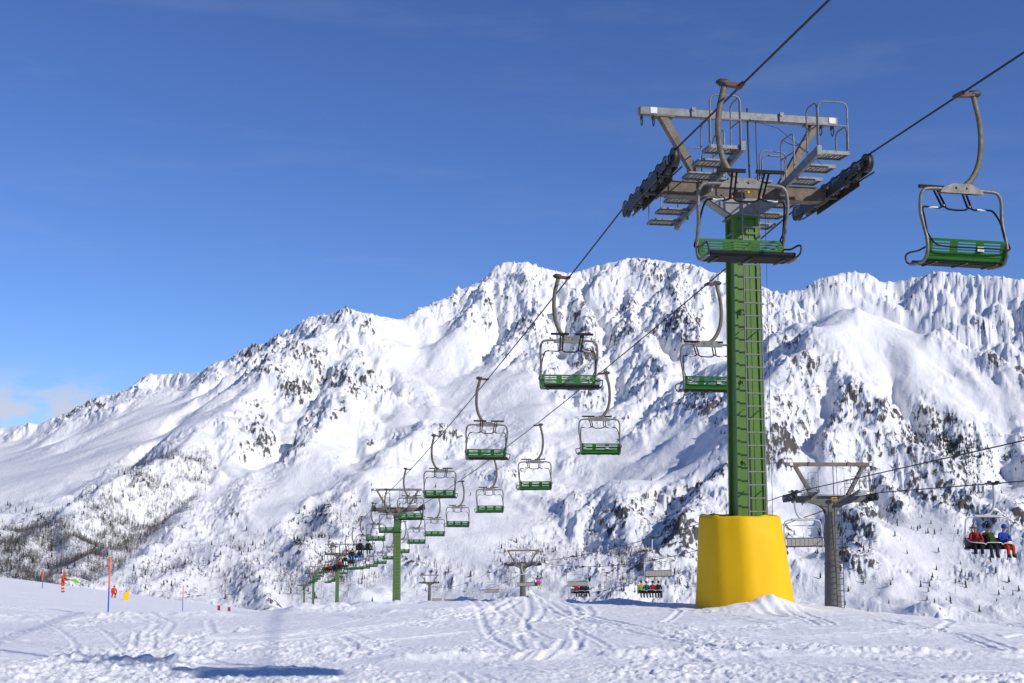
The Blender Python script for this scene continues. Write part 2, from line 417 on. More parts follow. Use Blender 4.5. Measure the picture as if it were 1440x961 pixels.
rock = -0.15 - 0.28 * woods + 0.50 * oc * (0.75 + 0.8 * patch) + 0.30 * sstep(0.7, 1.5, fine_steep) + 0.20 * sstep(0.0, 0.8, crag_mask) + 0.30 * patch + 0.34 * fbm(FX / 17, FY / 52, 4, 131, gain=0.65) + np.clip(lap, -12, 12) * 0.008 \
    - 0.10 * sstep(2700, 3400, FY) + 0.15 * sstep(2250, 1600, FY) - 0.5 * calm
mountain = grid_object('mountain', FX, FY, FZ, mountain_material(), {'rock': rock})
mountain['kind'] = 'structure'
# ------------------------------------------------------------------ the snow we stand on
NEAR0, NEARS = -1.67, -0.039
def near_xy(px, py):
    s = float(slope_of(py)); Y = NEAR0 / (s - NEARS)
    return float(u_of(px, py)) * Y, Y

def far_plane(x, y):
    return -3.72 - 0.128 * (x + 11.3) - 0.127 * (y - 34.0) - np.clip(y - 450, 0, None) ** 2 * 0.0006 \
        + 0.25 * fbm(x / 22, y / 22, 3, 401) * sstep(20, 60, y) + 0.05 * fbm(x / 4.5, y / 4.5, 3, 405)

def ground_base(x, y):
    near = NEAR0 + NEARS * y + 0.10 * fbm(x / 6.5, y / 6.5, 3, 410) - 0.035 * np.clip(x - 6.5, 0, 9) ** 1.25
    edge = np.interp(x, [-30, -14, -11, -5, 0, 4, 6.8, 9, 12, 30], [22.5, 23.0, 23.6, 27, 29.6, 30.6, 29.6, 25.5, 22, 19]) + 0.9 * fbm(x / 2.6, y / 9, 3, 420)
    m = sstep(edge + 9.5, edge - 1.5, y)
    far = far_plane(x, y)
    return far + (near - far) * m

def seg_dist(x, y, pts):
    best = np.full(x.shape, 1e9)
    for (ax, ay), (bx, by) in zip(pts[:-1], pts[1:]):
        dx, dy = bx - ax, by - ay
        t = np.clip(((x - ax) * dx + (y - ay) * dy) / (dx * dx + dy * dy + 1e-9), 0, 1)
        best = np.minimum(best, np.hypot(x - ax - t * dx, y - ay - t * dy))
    return best

def smooth_line(pts, n=8):
    P = [np.array(p) for p in pts]; out = []
    for i in range(len(P) - 1):
        p0 = P[max(i - 1, 0)]; p1 = P[i]; p2 = P[i + 1]; p3 = P[min(i + 2, len(P) - 1)]
        for k in range(n):
            t = k / n
            out.append(tuple(p1 + 0.5 * t * (p2 - p0 + t * (2 * p0 - 5 * p1 + 4 * p2 - p3 + t * (3 * (p1 - p2) + p3 - p0)))))
    out.append(tuple(P[-1])); return out

track_px = [  # ski tracks: (photograph polyline, width in m, depth in m)
    ([(640, 842), (664, 848), (676, 864), (682, 884), (698, 900), (740, 921)], 0.16, 0.075),
    ([(684, 843), (694, 855), (706, 866), (700, 880)], 0.18, 0.07),
    ([(712, 843), (722, 858), (738, 872), (742, 884), (785, 901)], 0.12, 0.055),
    ([(740, 843), (745, 856), (738, 880), (748, 896)], 0.16, 0.07),
    ([(752, 843), (764, 855), (757, 869), (745, 878)], 0.15, 0.06),
    ([(766, 845), (772, 856), (800, 868), (810, 878), (806, 892), (815, 910)], 0.12, 0.06),
    ([(770, 848), (808, 866), (870, 886), (930, 899), (1010, 917), (1080, 932)], 0.17, 0.065),
    ([(784, 846), (838, 866), (900, 884), (960, 902), (1040, 918)], 0.14, 0.055),
    ([(727, 892), (733, 906), (742, 921)], 0.14, 0.07), ([(757, 902), (762, 912), (770, 917)], 0.14, 0.07),
    ([(600, 917), (660, 902), (730, 880), (770, 866)], 0.08, 0.04), ([(612, 920), (690, 900), (745, 884)], 0.07, 0.03),
    ([(480, 885), (540, 902), (620, 916), (700, 918)], 0.10, 0.045), ([(60, 871), (100, 900), (108, 915)], 0.10, 0.05), ([(140, 885), (178, 914)], 0.10, 0.05),
    ([(0, 925), (110, 926), (260, 928), (360, 930)], 0.12, 0.05), ([(180, 930), (300, 938), (420, 941)], 0.10, 0.05),
    ([(1180, 938), (1230, 948), (1290, 961)], 0.16, 0.05), ([(1215, 946), (1280, 961)], 0.12, 0.05), ([(1120, 938), (1175, 952)], 0.12, 0.04),
    ([(1395, 888), (1412, 893), (1440, 886)], 0.2, 0.08), ([(640, 945), (658, 958), (668, 975)], 0.12, 0.05), ([(672, 949), (700, 958), (720, 968)], 0.12, 0.05),
    ([(520, 876), (580, 868), (640, 866)], 0.10, 0.04), ([(350, 905), (470, 880), (560, 862)], 0.12, 0.035),
    ([(1000, 948), (1180, 952), (1440, 948)], 0.10, 0.03), ([(760, 956), (900, 946), (1080, 944)], 0.10, 0.03),
]
berm_px = [  # low ridges of pushed-up snow: polyline, half width, height
    ([(560, 926), (690, 925), (800, 924), (960, 925), (1100, 923), (1280, 921), (1460, 922)], 0.30, 0.13),
    ([(430, 858), (520, 853), (600, 848), (680, 847), (760, 846), (860, 847)], 0.55, 0.16),
    ([(100, 923), (200, 928), (280, 928)], 0.22, 0.09),
    ([(-20, 869), (150, 868), (300, 865)], 0.5, 0.12),
    ([(560, 862), (680, 856)], 0.3, 0.10),
]
_tr = random.Random(23)
stray_tracks = []
for _ in range(46):
    ax, ay = _tr.uniform(-11, 10), _tr.uniform(12.8, 29); an = _tr.gauss(1.57, 0.75); L = _tr.uniform(1.5, 7.0)
    w, dep = _tr.uniform(0.05, 0.10), _tr.uniform(0.008, 0.019)
    for o in ((0,) if _tr.random() < 0.4 else (-0.14, 0.14)):
        ox, oy = -math.sin(an) * o, math.cos(an) * o
        stray_tracks.append((ax + ox, ay + oy, ax + ox + math.cos(an) * L, min(ay + oy + math.sin(an) * L, 31), w, dep))
def ground_z(x, y, detail=True):
    x = np.asarray(x, float); y = np.asarray(y, float)
    z = ground_base(x, y)
    # drift heaped against the yellow footing, and a low apron round it
    for hx, hy, w, h in ((5.40, 26.1, 0.26, 0.15), (5.62, 26.1, 0.34, 0.12), (5.0, 26.0, 0.45, 0.16), (5.9, 26.1, 0.5, 0.14), (4.4, 26.2, 0.5, 0.06)):
        r2 = ((x - hx) / w) ** 2 + ((y - hy) / (w * 1.3)) ** 2
        z = z + h * np.exp(-r2) * (1 + 0.16 * fbm(x / 0.25, y / 0.25, 3, 415))
    if not detail: return z
    nearf = sstep(46, 30, y)
    churn = np.clip(fbm(x / 2.1, y / 3.2, 4, 430) + 0.12 + 0.35 * sstep(2, -8, x) * sstep(22, 15, y) - 0.25 * sstep(3.5, 8, x) * sstep(18.0, 20, y), 0, 1)
    churn = sstep(0.05, 0.5, churn)
    d_foot = np.exp(-(((x - 1.9) / 1.3) ** 2 + ((y - 14.6) / 1.1) ** 2))
    churn = np.clip(churn + 1.1 * d_foot, 0, 1.4)
    lump = np.clip(fbm(x / 0.24, y / 0.30, 4, 440, gain=0.6) + 0.05, 0, 1)
    small = fbm(x / 0.10, y / 0.12, 3, 450, gain=0.65)
    z = z + nearf * churn * (0.085 * lump + 0.034 * small)
    z = z + nearf * (0.016 * fbm(x / 0.5, y / 0.35, 3, 460) + 0.030 * ridged(x / 1.9 + 0.4 * fbm(x, y, 2, 465), y / 0.9, 3, 470) * sstep(0, 5, x) + 0.010 * small)
    for pts, w, dep in track_px:
        P = smooth_line([near_xy(*p) for p in pts])
        bx = [p[0] for p in P]; by = [p[1] for p in P]
        sel = (x > min(bx) - 1) & (x < max(bx) + 1) & (y > min(by) - 1) & (y < max(by) + 1)
        if not sel.any(): continue
        d = seg_dist(x[sel], y[sel], P) + 0.05 * fbm(x[sel] / 0.3, y[sel] / 0.3, 2, 480)
        dep = dep * 0.25; w = w * 0.52
        z[sel] += -dep * sstep(w, w * 0.35, d) + dep * 0.55 * np.exp(-((d - w * 1.35) / (w * 0.45)) ** 2) * (0.7 + 0.8 * fbm(x[sel] / 0.25, y[sel] / 0.25, 2, 485))
    for ax, ay, bx, by, w, dep in stray_tracks:                 # shallow edge cuts left by many skis
        sel = (x > min(ax, bx) - 0.6) & (x < max(ax, bx) + 0.6) & (y > min(ay, by) - 0.6) & (y < max(ay, by) + 0.6)
        if not sel.any(): continue
        mx, my = (ax + bx) / 2 + (by - ay) * 0.06, (ay + by) / 2 - (bx - ax) * 0.06
        d = seg_dist(x[sel], y[sel], [(ax, ay), (mx, my), (bx, by)]) + 0.02 * fbm(x[sel] / 0.25, y[sel] / 0.25, 2, 487)
        z[sel] += -dep * sstep(w, w * 0.3, d) + dep * 0.7 * np.exp(-((d - w * 1.4) / (w * 0.5)) ** 2)
    for pts, w, h in berm_px:
        P = [near_xy(*p) for p in pts]
        by = [p[1] for p in P]
        sel = (y > min(by) - 2) & (y < max(by) + 2)
        if not sel.any(): continue
        d = seg_dist(x[sel], y[sel], P)
        z[sel] += h * np.exp(-(d / w) ** 2) * np.clip(0.55 + 0.9 * fbm(x[sel] / 0.8, y[sel] / 0.6, 4, 490, gain=0.6), 0, 1.6)
    piste = sstep(30, 44, y)
    z = z + piste * 0.03 * fbm(x / 1.2, y / 5.0, 3, 495)
    return z

def gz(x, y):
    return float(ground_z(np.array([x]), np.array([y]))[0])

gu = np.linspace(-0.50, 0.54, 900)
gyr = np.concatenate([np.geomspace(1.2, 12.3, 46), 12.4 * np.exp(np.arange(0, 1.0, 0.0026)), np.geomspace(34.1, 130, 120), np.geomspace(131, 900, 56)])
QU, QY = np.meshgrid(gu, gyr)
QX = QU * QY
snow_field = grid_object('snow_ground', QX, QY, ground_z(QX, QY), snow_ground_material())
snow_field['kind'] = 'structure'
# ------------------------------------------------------------------ building blocks for the lifts
class MB:
    """collects simple solids into one mesh"""
    def __init__(self): self.v = []; self.f = []; self.s = []
    def add(self, verts, faces, smooth=False):
        b = len(self.v); self.v += [tuple(v) for v in verts]
        self.f += [tuple(b + i for i in f) for f in faces]; self.s += [smooth] * len(faces)
        return self
    def box(self, c, size, rot=None, bevel=0.0):
        hx, hy, hz = size[0] / 2, size[1] / 2, size[2] / 2
        R = rot if rot is not None else Matrix.Identity(3)
        c = Vector(c)
        if bevel <= 0:
            vs = [c + R @ Vector((x * hx, y * hy, z * hz)) for z in (-1, 1) for x, y in ((-1, -1), (1, -1), (1, 1), (-1, 1))]
            return self.add(vs, [(3, 2, 1, 0), (4, 5, 6, 7), (0, 1, 5, 4), (1, 2, 6, 5), (2, 3, 7, 6), (3, 0, 4, 7)])
        b = min(bevel, hx * .9, hy * .9, hz * .9)
        rings = []
        for z, k in ((-hz, b), (-hz + b, 0), (hz - b, 0), (hz, b)):
            x, y = hx - k, hy - k; e = b if k == 0 else b * 0.3
            rings.append([(-x + e, -y, z), (x - e, -y, z), (x, -y + e, z), (x, y - e, z), (x - e, y, z), (-x + e, y, z), (-x, y - e, z), (-x, -y + e, z)])
        vs = [c + R @ Vector(p) for r in rings for p in r]
        fs = [tuple(range(7, -1, -1)), tuple(range(24, 32))]
        for k in range(3):
            fs += [(k * 8 + i, k * 8 + (i + 1) % 8, k * 8 + 8 + (i + 1) % 8, k * 8 + 8 + i) for i in range(8)]
        return self.add(vs, fs)
    def bar(self, a, b, w, h, up=(0, 0, 1)):
        a, b = Vector(a), Vector(b); d = (b - a); L = d.length; d.normalize()
        up = Vector(up)
        if abs(d.dot(up)) > 0.98: up = Vector((0, 1, 0))
        x = d.cross(up).normalized(); z = x.cross(d)
        return self.box((a + b) / 2, (w, L, h), Matrix((x, d, z)).transposed())
    def tube(self, pts, r, seg=8, caps=True, flat=1.0, closed=False):
        P = [Vector(p) for p in pts]; n = len(P)
        rr = r if isinstance(r, (list, tuple)) else [r] * n
        T = []
        for i in range(n):
            a = P[i - 1] if (i > 0 or closed) else P[i]; b = P[(i + 1) % n] if (i < n - 1 or closed) else P[i]
            T.append((b - a).normalized())
        ref = Vector((0, 1, 0)) if abs(T[0].y) < 0.9 else Vector((1, 0, 0))
        N = (ref - T[0] * ref.dot(T[0])).normalized()
        vs = []
        for i in range(n):
            if i: N = (N - T[i] * N.dot(T[i])).normalized()
            B = T[i].cross(N)
            for k in range(seg):
                a = 2 * math.pi * k / seg
                vs.append(P[i] + N * (math.cos(a) * rr[i] * flat) + B * (math.sin(a) * rr[i]))
        fs = []
        for i in range(n if closed else n - 1):
            j = (i + 1) % n
            fs += [(i * seg + k, i * seg + (k + 1) % seg, j * seg + (k + 1) % seg, j * seg + k) for k in range(seg)]
        self.add(vs, fs, True)
        if caps and not closed:
            self.add(vs[:seg], [tuple(range(seg - 1, -1, -1))]); self.add(vs[-seg:], [tuple(range(seg))])
        return self
    def cyl(self, a, b, r, seg=12, r2=None):
        return self.tube([a, b], [r, r if r2 is None else r2], seg)
    def prism(self, outline, axis, t):
        """flat outline (2-D points) thickened by t along 'x' or 'y'; outline given in the two other axes"""
        n = len(outline)
        def p(q, s): return (s, q[0], q[1]) if axis == 'x' else (q[0], s, q[1])
        vs = [p(q, -t / 2) for q in outline] + [p(q, t / 2) for q in outline]
        fs = [tuple(range(n - 1, -1, -1)), tuple(range(n, 2 * n))] + [(i, (i + 1) % n, n + (i + 1) % n, n + i) for i in range(n)]
        return self.add(vs, fs)
    def move(self, M):
        self.v = [tuple(M @ Vector(v)) for v in self.v]; return self
    def mesh(self, name, material):
        me = bpy.data.meshes.new(name); me.from_pydata(self.v, [], self.f)
        me.polygons.foreach_set('use_smooth', self.s); me.materials.append(material)
        me.validate(); me.update()
        bm = __import__('bmesh').new(); bm.from_mesh(me); __import__('bmesh').ops.recalc_face_normals(bm, faces=bm.faces); bm.to_mesh(me); bm.free()
        return me
    def build(self, name, material, parent=None):
        o = bpy.data.objects.new(name, self.mesh(name, material)); C.objects.link(o)
        if parent is not None: o.parent = parent
        return o

def curve(pts, n=6):
    return [Vector(p) for p in smooth_line([tuple(p) for p in pts], n)]

def thing(name, label, cat, loc, rotz=0.0, group=None):
    o = bpy.data.objects.new(name, None); C.objects.link(o)
    o.empty_display_size = 0.3
    o.location = loc; o.rotation_euler = (0, 0, rotz)
    return tag(o, label, cat, group)

def tag(o, label, cat, group=None):
    o['label'] = label; o['category'] = cat
    if group: o['group'] = group
    return o

def copy_tree(o, parent=None):
    c = o.copy(); C.objects.link(c)
    if parent is not None: c.parent = parent
    for ch in list(o.children): copy_tree(ch, c)
    return c

ORD = ['nearest', 'second nearest', 'third nearest', 'fourth nearest', 'fifth nearest', 'sixth nearest', 'seventh nearest', 'eighth nearest', 'ninth nearest', 'tenth nearest',
       'eleventh nearest', 'twelfth nearest', 'thirteenth nearest', 'fourteenth nearest', 'fifteenth nearest', 'sixteenth nearest', 'seventeenth nearest', 'eighteenth nearest',
       'nineteenth nearest', 'twentieth nearest', 'twenty-first nearest', 'twenty-second nearest', 'twenty-third nearest', 'twenty-fourth nearest', 'twenty-fifth nearest', 'twenty-sixth nearest']

M_GREEN = mat('green_paint', (0.064, 0.152, 0.011), 0.5, wear=(0.088, 0.185, 0.02), wear_amt=0.6, scale=3, bump=0.08)
M_SEAT = mat('green_seat_paint', (0.022, 0.125, 0.016), 0.55, wear=(0.04, 0.16, 0.025), wear_amt=0.5, scale=9, spec=0.2)
M_YELLOW = mat('yellow_padding', (0.80, 0.47, 0.001), 0.6, wear=(0.70, 0.38, 0.002), wear_amt=0.45, scale=1.6, bump=0.12, spec=0.25)
M_GALV = mat('galvanised_steel', (0.215, 0.22, 0.225), 0.5, 0.3, wear=(0.12, 0.115, 0.11), wear_amt=0.8, scale=7, bump=0.1)
M_CHAIR = mat('weathered_chair_steel', (0.215, 0.205, 0.19), 0.5, 0.25, wear=(0.10, 0.085, 0.065), wear_amt=0.9, scale=9, bump=0.1)
M_ARM = mat('brown_stained_hanger', (0.155, 0.135, 0.10), 0.6, 0.2, wear=(0.075, 0.056, 0.035), wear_amt=0.9, scale=8, bump=0.12)
M_RUST = mat('rusty_steel', (0.17, 0.125, 0.085), 0.7, 0.2, wear=(0.085, 0.075, 0.068), wear_amt=0.9, scale=5, bump=0.2)
M_STRUT = mat('brown_weathered_steel', (0.20, 0.16, 0.115), 0.65, 0.2, wear=(0.10, 0.085, 0.07), wear_amt=0.9, scale=5, bump=0.15)
M_BLACK = mat('black_rubber', (0.010, 0.010, 0.011), 0.7, wear=(0.018, 0.018, 0.018), scale=8, spec=0.2)
M_DARK = mat('dark_greased_steel', (0.030, 0.029, 0.028), 0.55, 0.25, wear=(0.075, 0.068, 0.06), wear_amt=0.7, scale=9)
M_ROPE = mat('steel_rope', (0.028, 0.028, 0.03), 0.55, 0.5, scale=20)
M_RED = mat('red_grip_paint', (0.11, 0.03, 0.022), 0.6, wear=(0.05, 0.03, 0.025), wear_amt=0.8, scale=20)
M_ORANGE = mat('orange_plastic', (0.75, 0.17, 0.02), 0.5, scale=8)
M_LAMP = mat('yellow_lamp_paint', (0.72, 0.42, 0.01), 0.45, scale=8)
M_WHITE = mat('white_plate', (0.78, 0.78, 0.76), 0.5, wear=(0.55, 0.54, 0.5), scale=12)
M_INK = mat('black_ink', (0.02, 0.02, 0.02), 0.6)
M_CONC = mat('grey_pylon_steel', (0.135, 0.128, 0.115), 0.7, 0.1, wear=(0.085, 0.08, 0.07), wear_amt=0.85, scale=2.2, bump=0.15)
M_GREYSEAT = mat('grey_seat_panel', (0.30, 0.28, 0.24), 0.6, wear=(0.2, 0.18, 0.15), wear_amt=0.7, scale=9)
M_SILVER = mat('pale_chair_tube', (0.50, 0.50, 0.49), 0.45, 0.3, wear=(0.34, 0.33, 0.31), wear_amt=0.6, scale=9)

# ------------------------------------------------------------------ lift lines
class Lift:
    def __init__(self, towers, gauge, near_slope, sag, dz=0.0, load=0.0):
        self.dz = dz; self.load = load
        self.t = towers           # list of (x, y, z of the rope at the tower)
        self.g = gauge; self.ns = near_slope; self.sag = sag
        dx, dy = towers[1][0] - towers[0][0], towers[1][1] - towers[0][1]
        L = math.hypot(dx, dy); self.dir = Vector((dx / L, dy / L, 0)); self.yaw = math.atan2(-dx, dy)
        self.perp = Vector((dy / L, -dx / L, 0))
        s = [0.0]
        for a, b in zip(towers[:-1], towers[1:]): s.append(s[-1] + math.hypot(b[0] - a[0], b[1] - a[1]))
        self.s = s
    def point(self, s, side):
        """rope position s metres beyond the first tower, side -1 left or +1 right"""
        t = self.t
        if s <= 0:
            c = Vector((t[0][0], t[0][1], 0)) + self.dir * s
            z = t[0][2] + (self.ns[0] if side < 0 else self.ns[1]) * s
        else:
            i = min(max(k for k in range(len(self.s)) if self.s[k] <= s), len(self.s) - 2)
            f = (s - self.s[i]) / (self.s[i + 1] - self.s[i])
            a, b = Vector(t[i]), Vector(t[i + 1])
            c = a + (b - a) * f; z = c.z - 4 * (self.sag[min(i, len(self.sag) - 1)] + (self.load if side > 0 else 0.0)) * f * (1 - f)
        p = c + self.perp * (side * self.g / 2)
        p.z = z + (self.dz if side > 0 else 0.0)
        return p
    def s_at(self, Y, side):
        lo, hi = -60.0, self.s[-1]
        for _ in range(50):
            m = (lo + hi) / 2
            if self.point(m, side).y < Y: lo = m
            else: hi = m
        return lo
    def rope(self, name, label, side, r, s0):
        ss = list(np.arange(s0, -2.2, 3.0)) + list(np.linspace(-2.1, 2.1, 12)) + list(np.arange(3, self.s[-1], 3.0)) + [self.s[-1]]
        def z(s):                      # ropes bend softly over each wheel train
            acc = Vector((0, 0, 0))
            for d in (-1.6, -0.8, 0, 0.8, 1.6): acc += self.point(min(s + d, self.s[-1]), side)
            return acc / 5
        pts = [z(s) if any(abs(s - q) < 3 for q in self.s) else self.point(s, side) for s in ss]
        o = MB().tube(pts, r, 8).build(name, M_ROPE)
        return tag(o, label, 'rope', 'haul ropes')

t1 = at(1041.5, 253, 27.4)
green = Lift([tuple(t1), tuple(at(559, 712, 112)), tuple(at(475, 777, 230)), tuple(at(441, 805, 340)), tuple(at(428, 822, 430)), tuple(at(420, 836, 520))],
             4.42, (-0.038, -0.045), [0.55, 0.9, 0.8, 0.6, 0.6], 0.09)
grey = Lift([tuple(at(1167, 694, 63.5)), tuple(at(735, 791, 157)), tuple(at(604, 818, 296)), tuple(at(552, 835, 420))], 4.4, (-0.094, -0.043), [1.0, 2.2, 1.5], load=0.85)

# ------------------------------------------------------------------ pylon heads (one set of meshes, shared by all pylons)
def wheel_mesh():
    m = MB()
    prof = [(-0.05, 0.05), (-0.05, 0.17), (-0.062, 0.205), (-0.045, 0.212), (-0.02, 0.188), (0.02, 0.188), (0.045, 0.212), (0.062, 0.205), (0.05, 0.17), (0.05, 0.05)]
    n = 20; vs = []; fs = []
    for k in range(n):
        a = 2 * math.pi * k / n
        vs += [(x, r * math.cos(a), r * math.sin(a)) for x, r in prof]
    q = len(prof)
    for k in range(n):
        j = (k + 1) % n
        fs += [(k * q + i, k * q + i + 1, j * q + i + 1, j * q + i) for i in range(q - 1)]
    m.add(vs, fs, True)
    m.cyl((-0.075, 0, 0), (0.075, 0, 0), 0.055, 10)
    return m.mesh('sheave', M_DARK)

def grating_mesh():
    m = MB(); w, d = 0.66, 0.46
    for y in (-d / 2, d / 2): m.box((0, y, 0), (w, 0.03, 0.075))
    for x in (-w / 2, w / 2): m.box((x, 0, 0), (0.025, d + 0.03, 0.07))
    for k in range(1, 10): m.box((0, -d / 2 + d * k / 10, 0.012), (w - 0.03, 0.012, 0.03))
    for k in range(1, 7): m.box((-w / 2 + w * k / 7, 0, 0.004), (0.01, d - 0.03, 0.02))
    return m.mesh('grating', M_GALV)

def hoop(m, a, b, h, r=0.019, mid=True):
    """handrail hoop standing on points a and b"""
    a, b = Vector(a), Vector(b); up = Vector((0, 0, h)); d = (b - a).normalized()
    k = min(0.12, (b - a).length * 0.3)
    m.tube([a, a + up - Vector((0, 0, k)), a + up + d * k * 0.3 - Vector((0, 0, k * 0.3)), a + up + d * k, b + up - d * k, b + up - d * k * 0.3 - Vector((0, 0, k * 0.3)), b + up - Vector((0, 0, k)), b], r, 6)
    if mid: m.tube([a + up * 0.5, b + up * 0.5], r * 0.85, 6)

HEAD = {}
def head_meshes():
    H = HEAD
    H['sheave'] = wheel_mesh(); H['grating'] = grating_mesh()
    H['crossarm'] = MB().box((0, 0, -0.30), (4.05, 0.30, 0.32)).box((0, 0, -0.14), (3.6, 0.36, 0.02)).box((0, 0, -0.465), (3.6, 0.36, 0.02)) \
        .box((-1.99, 0, -0.3), (0.03, 0.42, 0.42)).box((1.99, 0, -0.3), (0.03, 0.42, 0.42)).mesh('crossarm', M_RUST)
    m = MB()
    for y in (-0.19, 0.19):
        k = MB().prism([(-0.30, -1.02), (0.30, -1.02), (0.34, -0.86), (0.95, -0.482), (-0.95, -0.482), (-0.34, -0.86)], 'y', 0.03).move(Matrix.Translation((0, y, 0)))
        m.add(k.v, k.f)
    for s in (-1, 1): m.bar((0.34 * s, 0, -0.87), (0.93 * s, 0, -0.50), 0.34, 0.03, up=(0, 0, 1))
    H['head_bracket'] = m.mesh('head_bracket', M_GALV)
    for key, s in (('l', -1), ('r', 1)):
        m = MB(); a, b = Vector((0.97 * s, 0, -0.13)), Vector((1.88 * s, 0, 1.40))
        m.bar(a, b, 0.17, 0.20, up=(0, 1, 0))
        m.box((1.86 * s, 0, 1.385), (0.5, 0.24, 0.025)); m.box((0.97 * s, 0, -0.115), (0.42, 0.30, 0.025))
        H['strut_' + key] = m.mesh('strut', M_STRUT)
    m = MB().box((0, 0, 1.50), (4.86, 0.17, 0.205), bevel=0.02)
    for x in (-1.15, 1.0): m.box((x, -0.105, 1.52), (0.10, 0.04, 0.22)).cyl((x, -0.14, 1.58), (x, -0.10, 1.58), 0.05, 8)
    H['lifting_beam'] = m.mesh('lifting_beam', M_GALV)
    H['shackle'] = MB().box((0, 0, 1.37), (0.03, 0.20, 0.08)).tube([(0, -0.06, 1.34), (0, -0.07, 1.22), (0, 0.0, 1.16), (0, 0.07, 1.22), (0, 0.06, 1.34)], 0.014, 5).mesh('shackle', M_DARK)
    H['plate'] = MB().box((0, 0, 0), (0.16, 0.012, 0.14)).mesh('marker_plate', M_WHITE)
    H['lamp'] = MB().box((0, 0, 0), (0.30, 0.12, 0.17), bevel=0.02).box((0, 0.0, -0.10), (0.08, 0.08, 0.06)).mesh('lamp_housing', M_LAMP)
    H['lens'] = MB().box((0, -0.056, 0), (0.09, 0.014, 0.08)).mesh('lamp_lens', M_DARK)
    # wheel trains: rockers carrying eight wheels
    tilt = -0.078
    H['tilt'] = tilt
    m = MB(); wy = [-1.85 + 0.53 * i for i in range(8)]; H['wy'] = wy
    for i in range(0, 8, 2):
        for x in (-0.10, 0.10): m.bar((x, wy[i] - 0.04, -0.245), (x, wy[i + 1] + 0.04, -0.245), 0.018, 0.13)
        m.cyl((-0.13, (wy[i] + wy[i + 1]) / 2, -0.27), (0.13, (wy[i] + wy[i + 1]) / 2, -0.27), 0.035, 8)
    for i in (0, 4):
        for x in (-0.135, 0.135): m.bar((x, wy[i] + 0.2, -0.30), (x, wy[i + 3] - 0.2, -0.30), 0.02, 0.16)
        m.cyl((-0.17, (wy[i] + wy[i + 3]) / 2, -0.36), (0.17, (wy[i] + wy[i + 3]) / 2, -0.36), 0.045, 8)
    for x in (-0.175, 0.175): m.bar((x, wy[1] + 0.2, -0.40), (x, wy[6] - 0.2, -0.40), 0.02, 0.20)
    m.cyl((-0.24, 0, -0.40), (0.24, 0, -0.40), 0.07, 10)
    for i in (0, 4): m.bar((0.165, wy[i] + 0.0, -0.42), (0.165, wy[i + 3] + 0.1, -0.36), 0.022, 0.03)
    H['rocker'] = m.mesh('rocker_beam', M_DARK)
    H['guard'] = MB().box((-0.118, 0, -0.235), (0.014, 0.34, 0.15)).mesh('rope_guard', M_GALV)
    # catwalks
    st = MB().bar((0, -2.35, 0.19 * 2.35 * 0.9), (0, 2.2, -0.19 * 2.2 * 0.9), 0.07, 0.20).box((0, -2.37, 0.40), (0.10, 0.03, 0.20))
    for y in (-1.2, -0.4, 0.5, 1.3, 2.0): st.box((0, y, -0.171 * y - 0.13), (0.05, 0.05, 0.10))
    H['stringer'] = st.mesh('stringer', M_GALV)
    for key, s in (('l', -1), ('r', 1)):
        o, i_ = s * 0.70, s * 0.02          # outer and inner edge relative to the stringer
        zt = lambda y: -0.171 * y + 0.06
        rails = []
        for a, b, h, md in (((i_, -2.30, zt(-2.3)), (o, -2.30, zt(-2.3)), 1.05, True), ((i_, -2.25, zt(-2.28)), (i_, -1.72, zt(-2.28)), 1.05, True), ((o, -2.25, zt(-2.28)), (o, -1.72, zt(-2.28)), 0.55, False),
                            ((-s * 0.04, -1.15, zt(-1.1)), (-s * 0.04, -0.45, zt(-1.1)), 0.88, True), ((-s * 0.30, 0.20, 0.12), (s * 0.35, 0.20, 0.12), 0.95, True), ((-s * 0.42, -0.22, 0.12), (s * 0.16, -0.22, 0.12), 0.72, True)):
            m = MB(); hoop(m, a, b, h, mid=md); rails.append(m.mesh('handrail', M_GALV))
        rails.append(MB().tube([(o, 1.15, zt(1.5) - 0.05), (o, 1.15, zt(1.5) + 0.62), (o, 2.15, zt(2.1) + 0.55), (o, 2.15, zt(2.1) - 0.02)], 0.014, 5).mesh('handrail', M_GALV))
        rails.append(MB().tube([(-s * 0.03, 0.9, zt(0.9)), (-s * 0.03, 0.9, zt(0.9) + 0.8), (-s * 0.03, 2.1, zt(2.1) + 0.8), (-s * 0.03, 2.1, zt(2.1))], 0.014, 5).mesh('handrail', M_GALV))
        H['rails_' + key] = rails
    H['mast'] = MB().tube([(0.22, 0, -0.14), (0.20, 0, 1.72)], 0.022, 6).mesh('cable_mast', M_DARK)
    H['cables'] = [MB().tube([(0.42, 0, -0.14), (0.40, -0.02, 0.7), (0.40, 0, 1.42)], 0.012, 5).mesh('cable', M_DARK),
                   MB().tube([(0.20, -0.1, 1.42), (0.9, -0.1, 1.25), (1.6, -0.12, 0.72), (2.0, -0.2, 0.35)], 0.008, 4).mesh('cable', M_DARK),
                   MB().tube(curve([(1.05, -0.1, 0.95), (1.35, -0.1, 0.86), (1.6, -0.1, 1.05), (1.75, -0.1, 1.3)]), 0.012, 5).mesh('cable', M_DARK)]
    H['floor'] = MB().box((0, 0, 0), (1.25, 0.62, 0.04)).mesh('centre_platform', M_GALV)
head_meshes()

def put(mesh, name, parent, loc=(0, 0, 0), rot=(0, 0, 0)):
    o = bpy.data.objects.new(name, mesh); C.objects.link(o); o.parent = parent
    o.location = loc; o.rotation_euler = rot
    return o

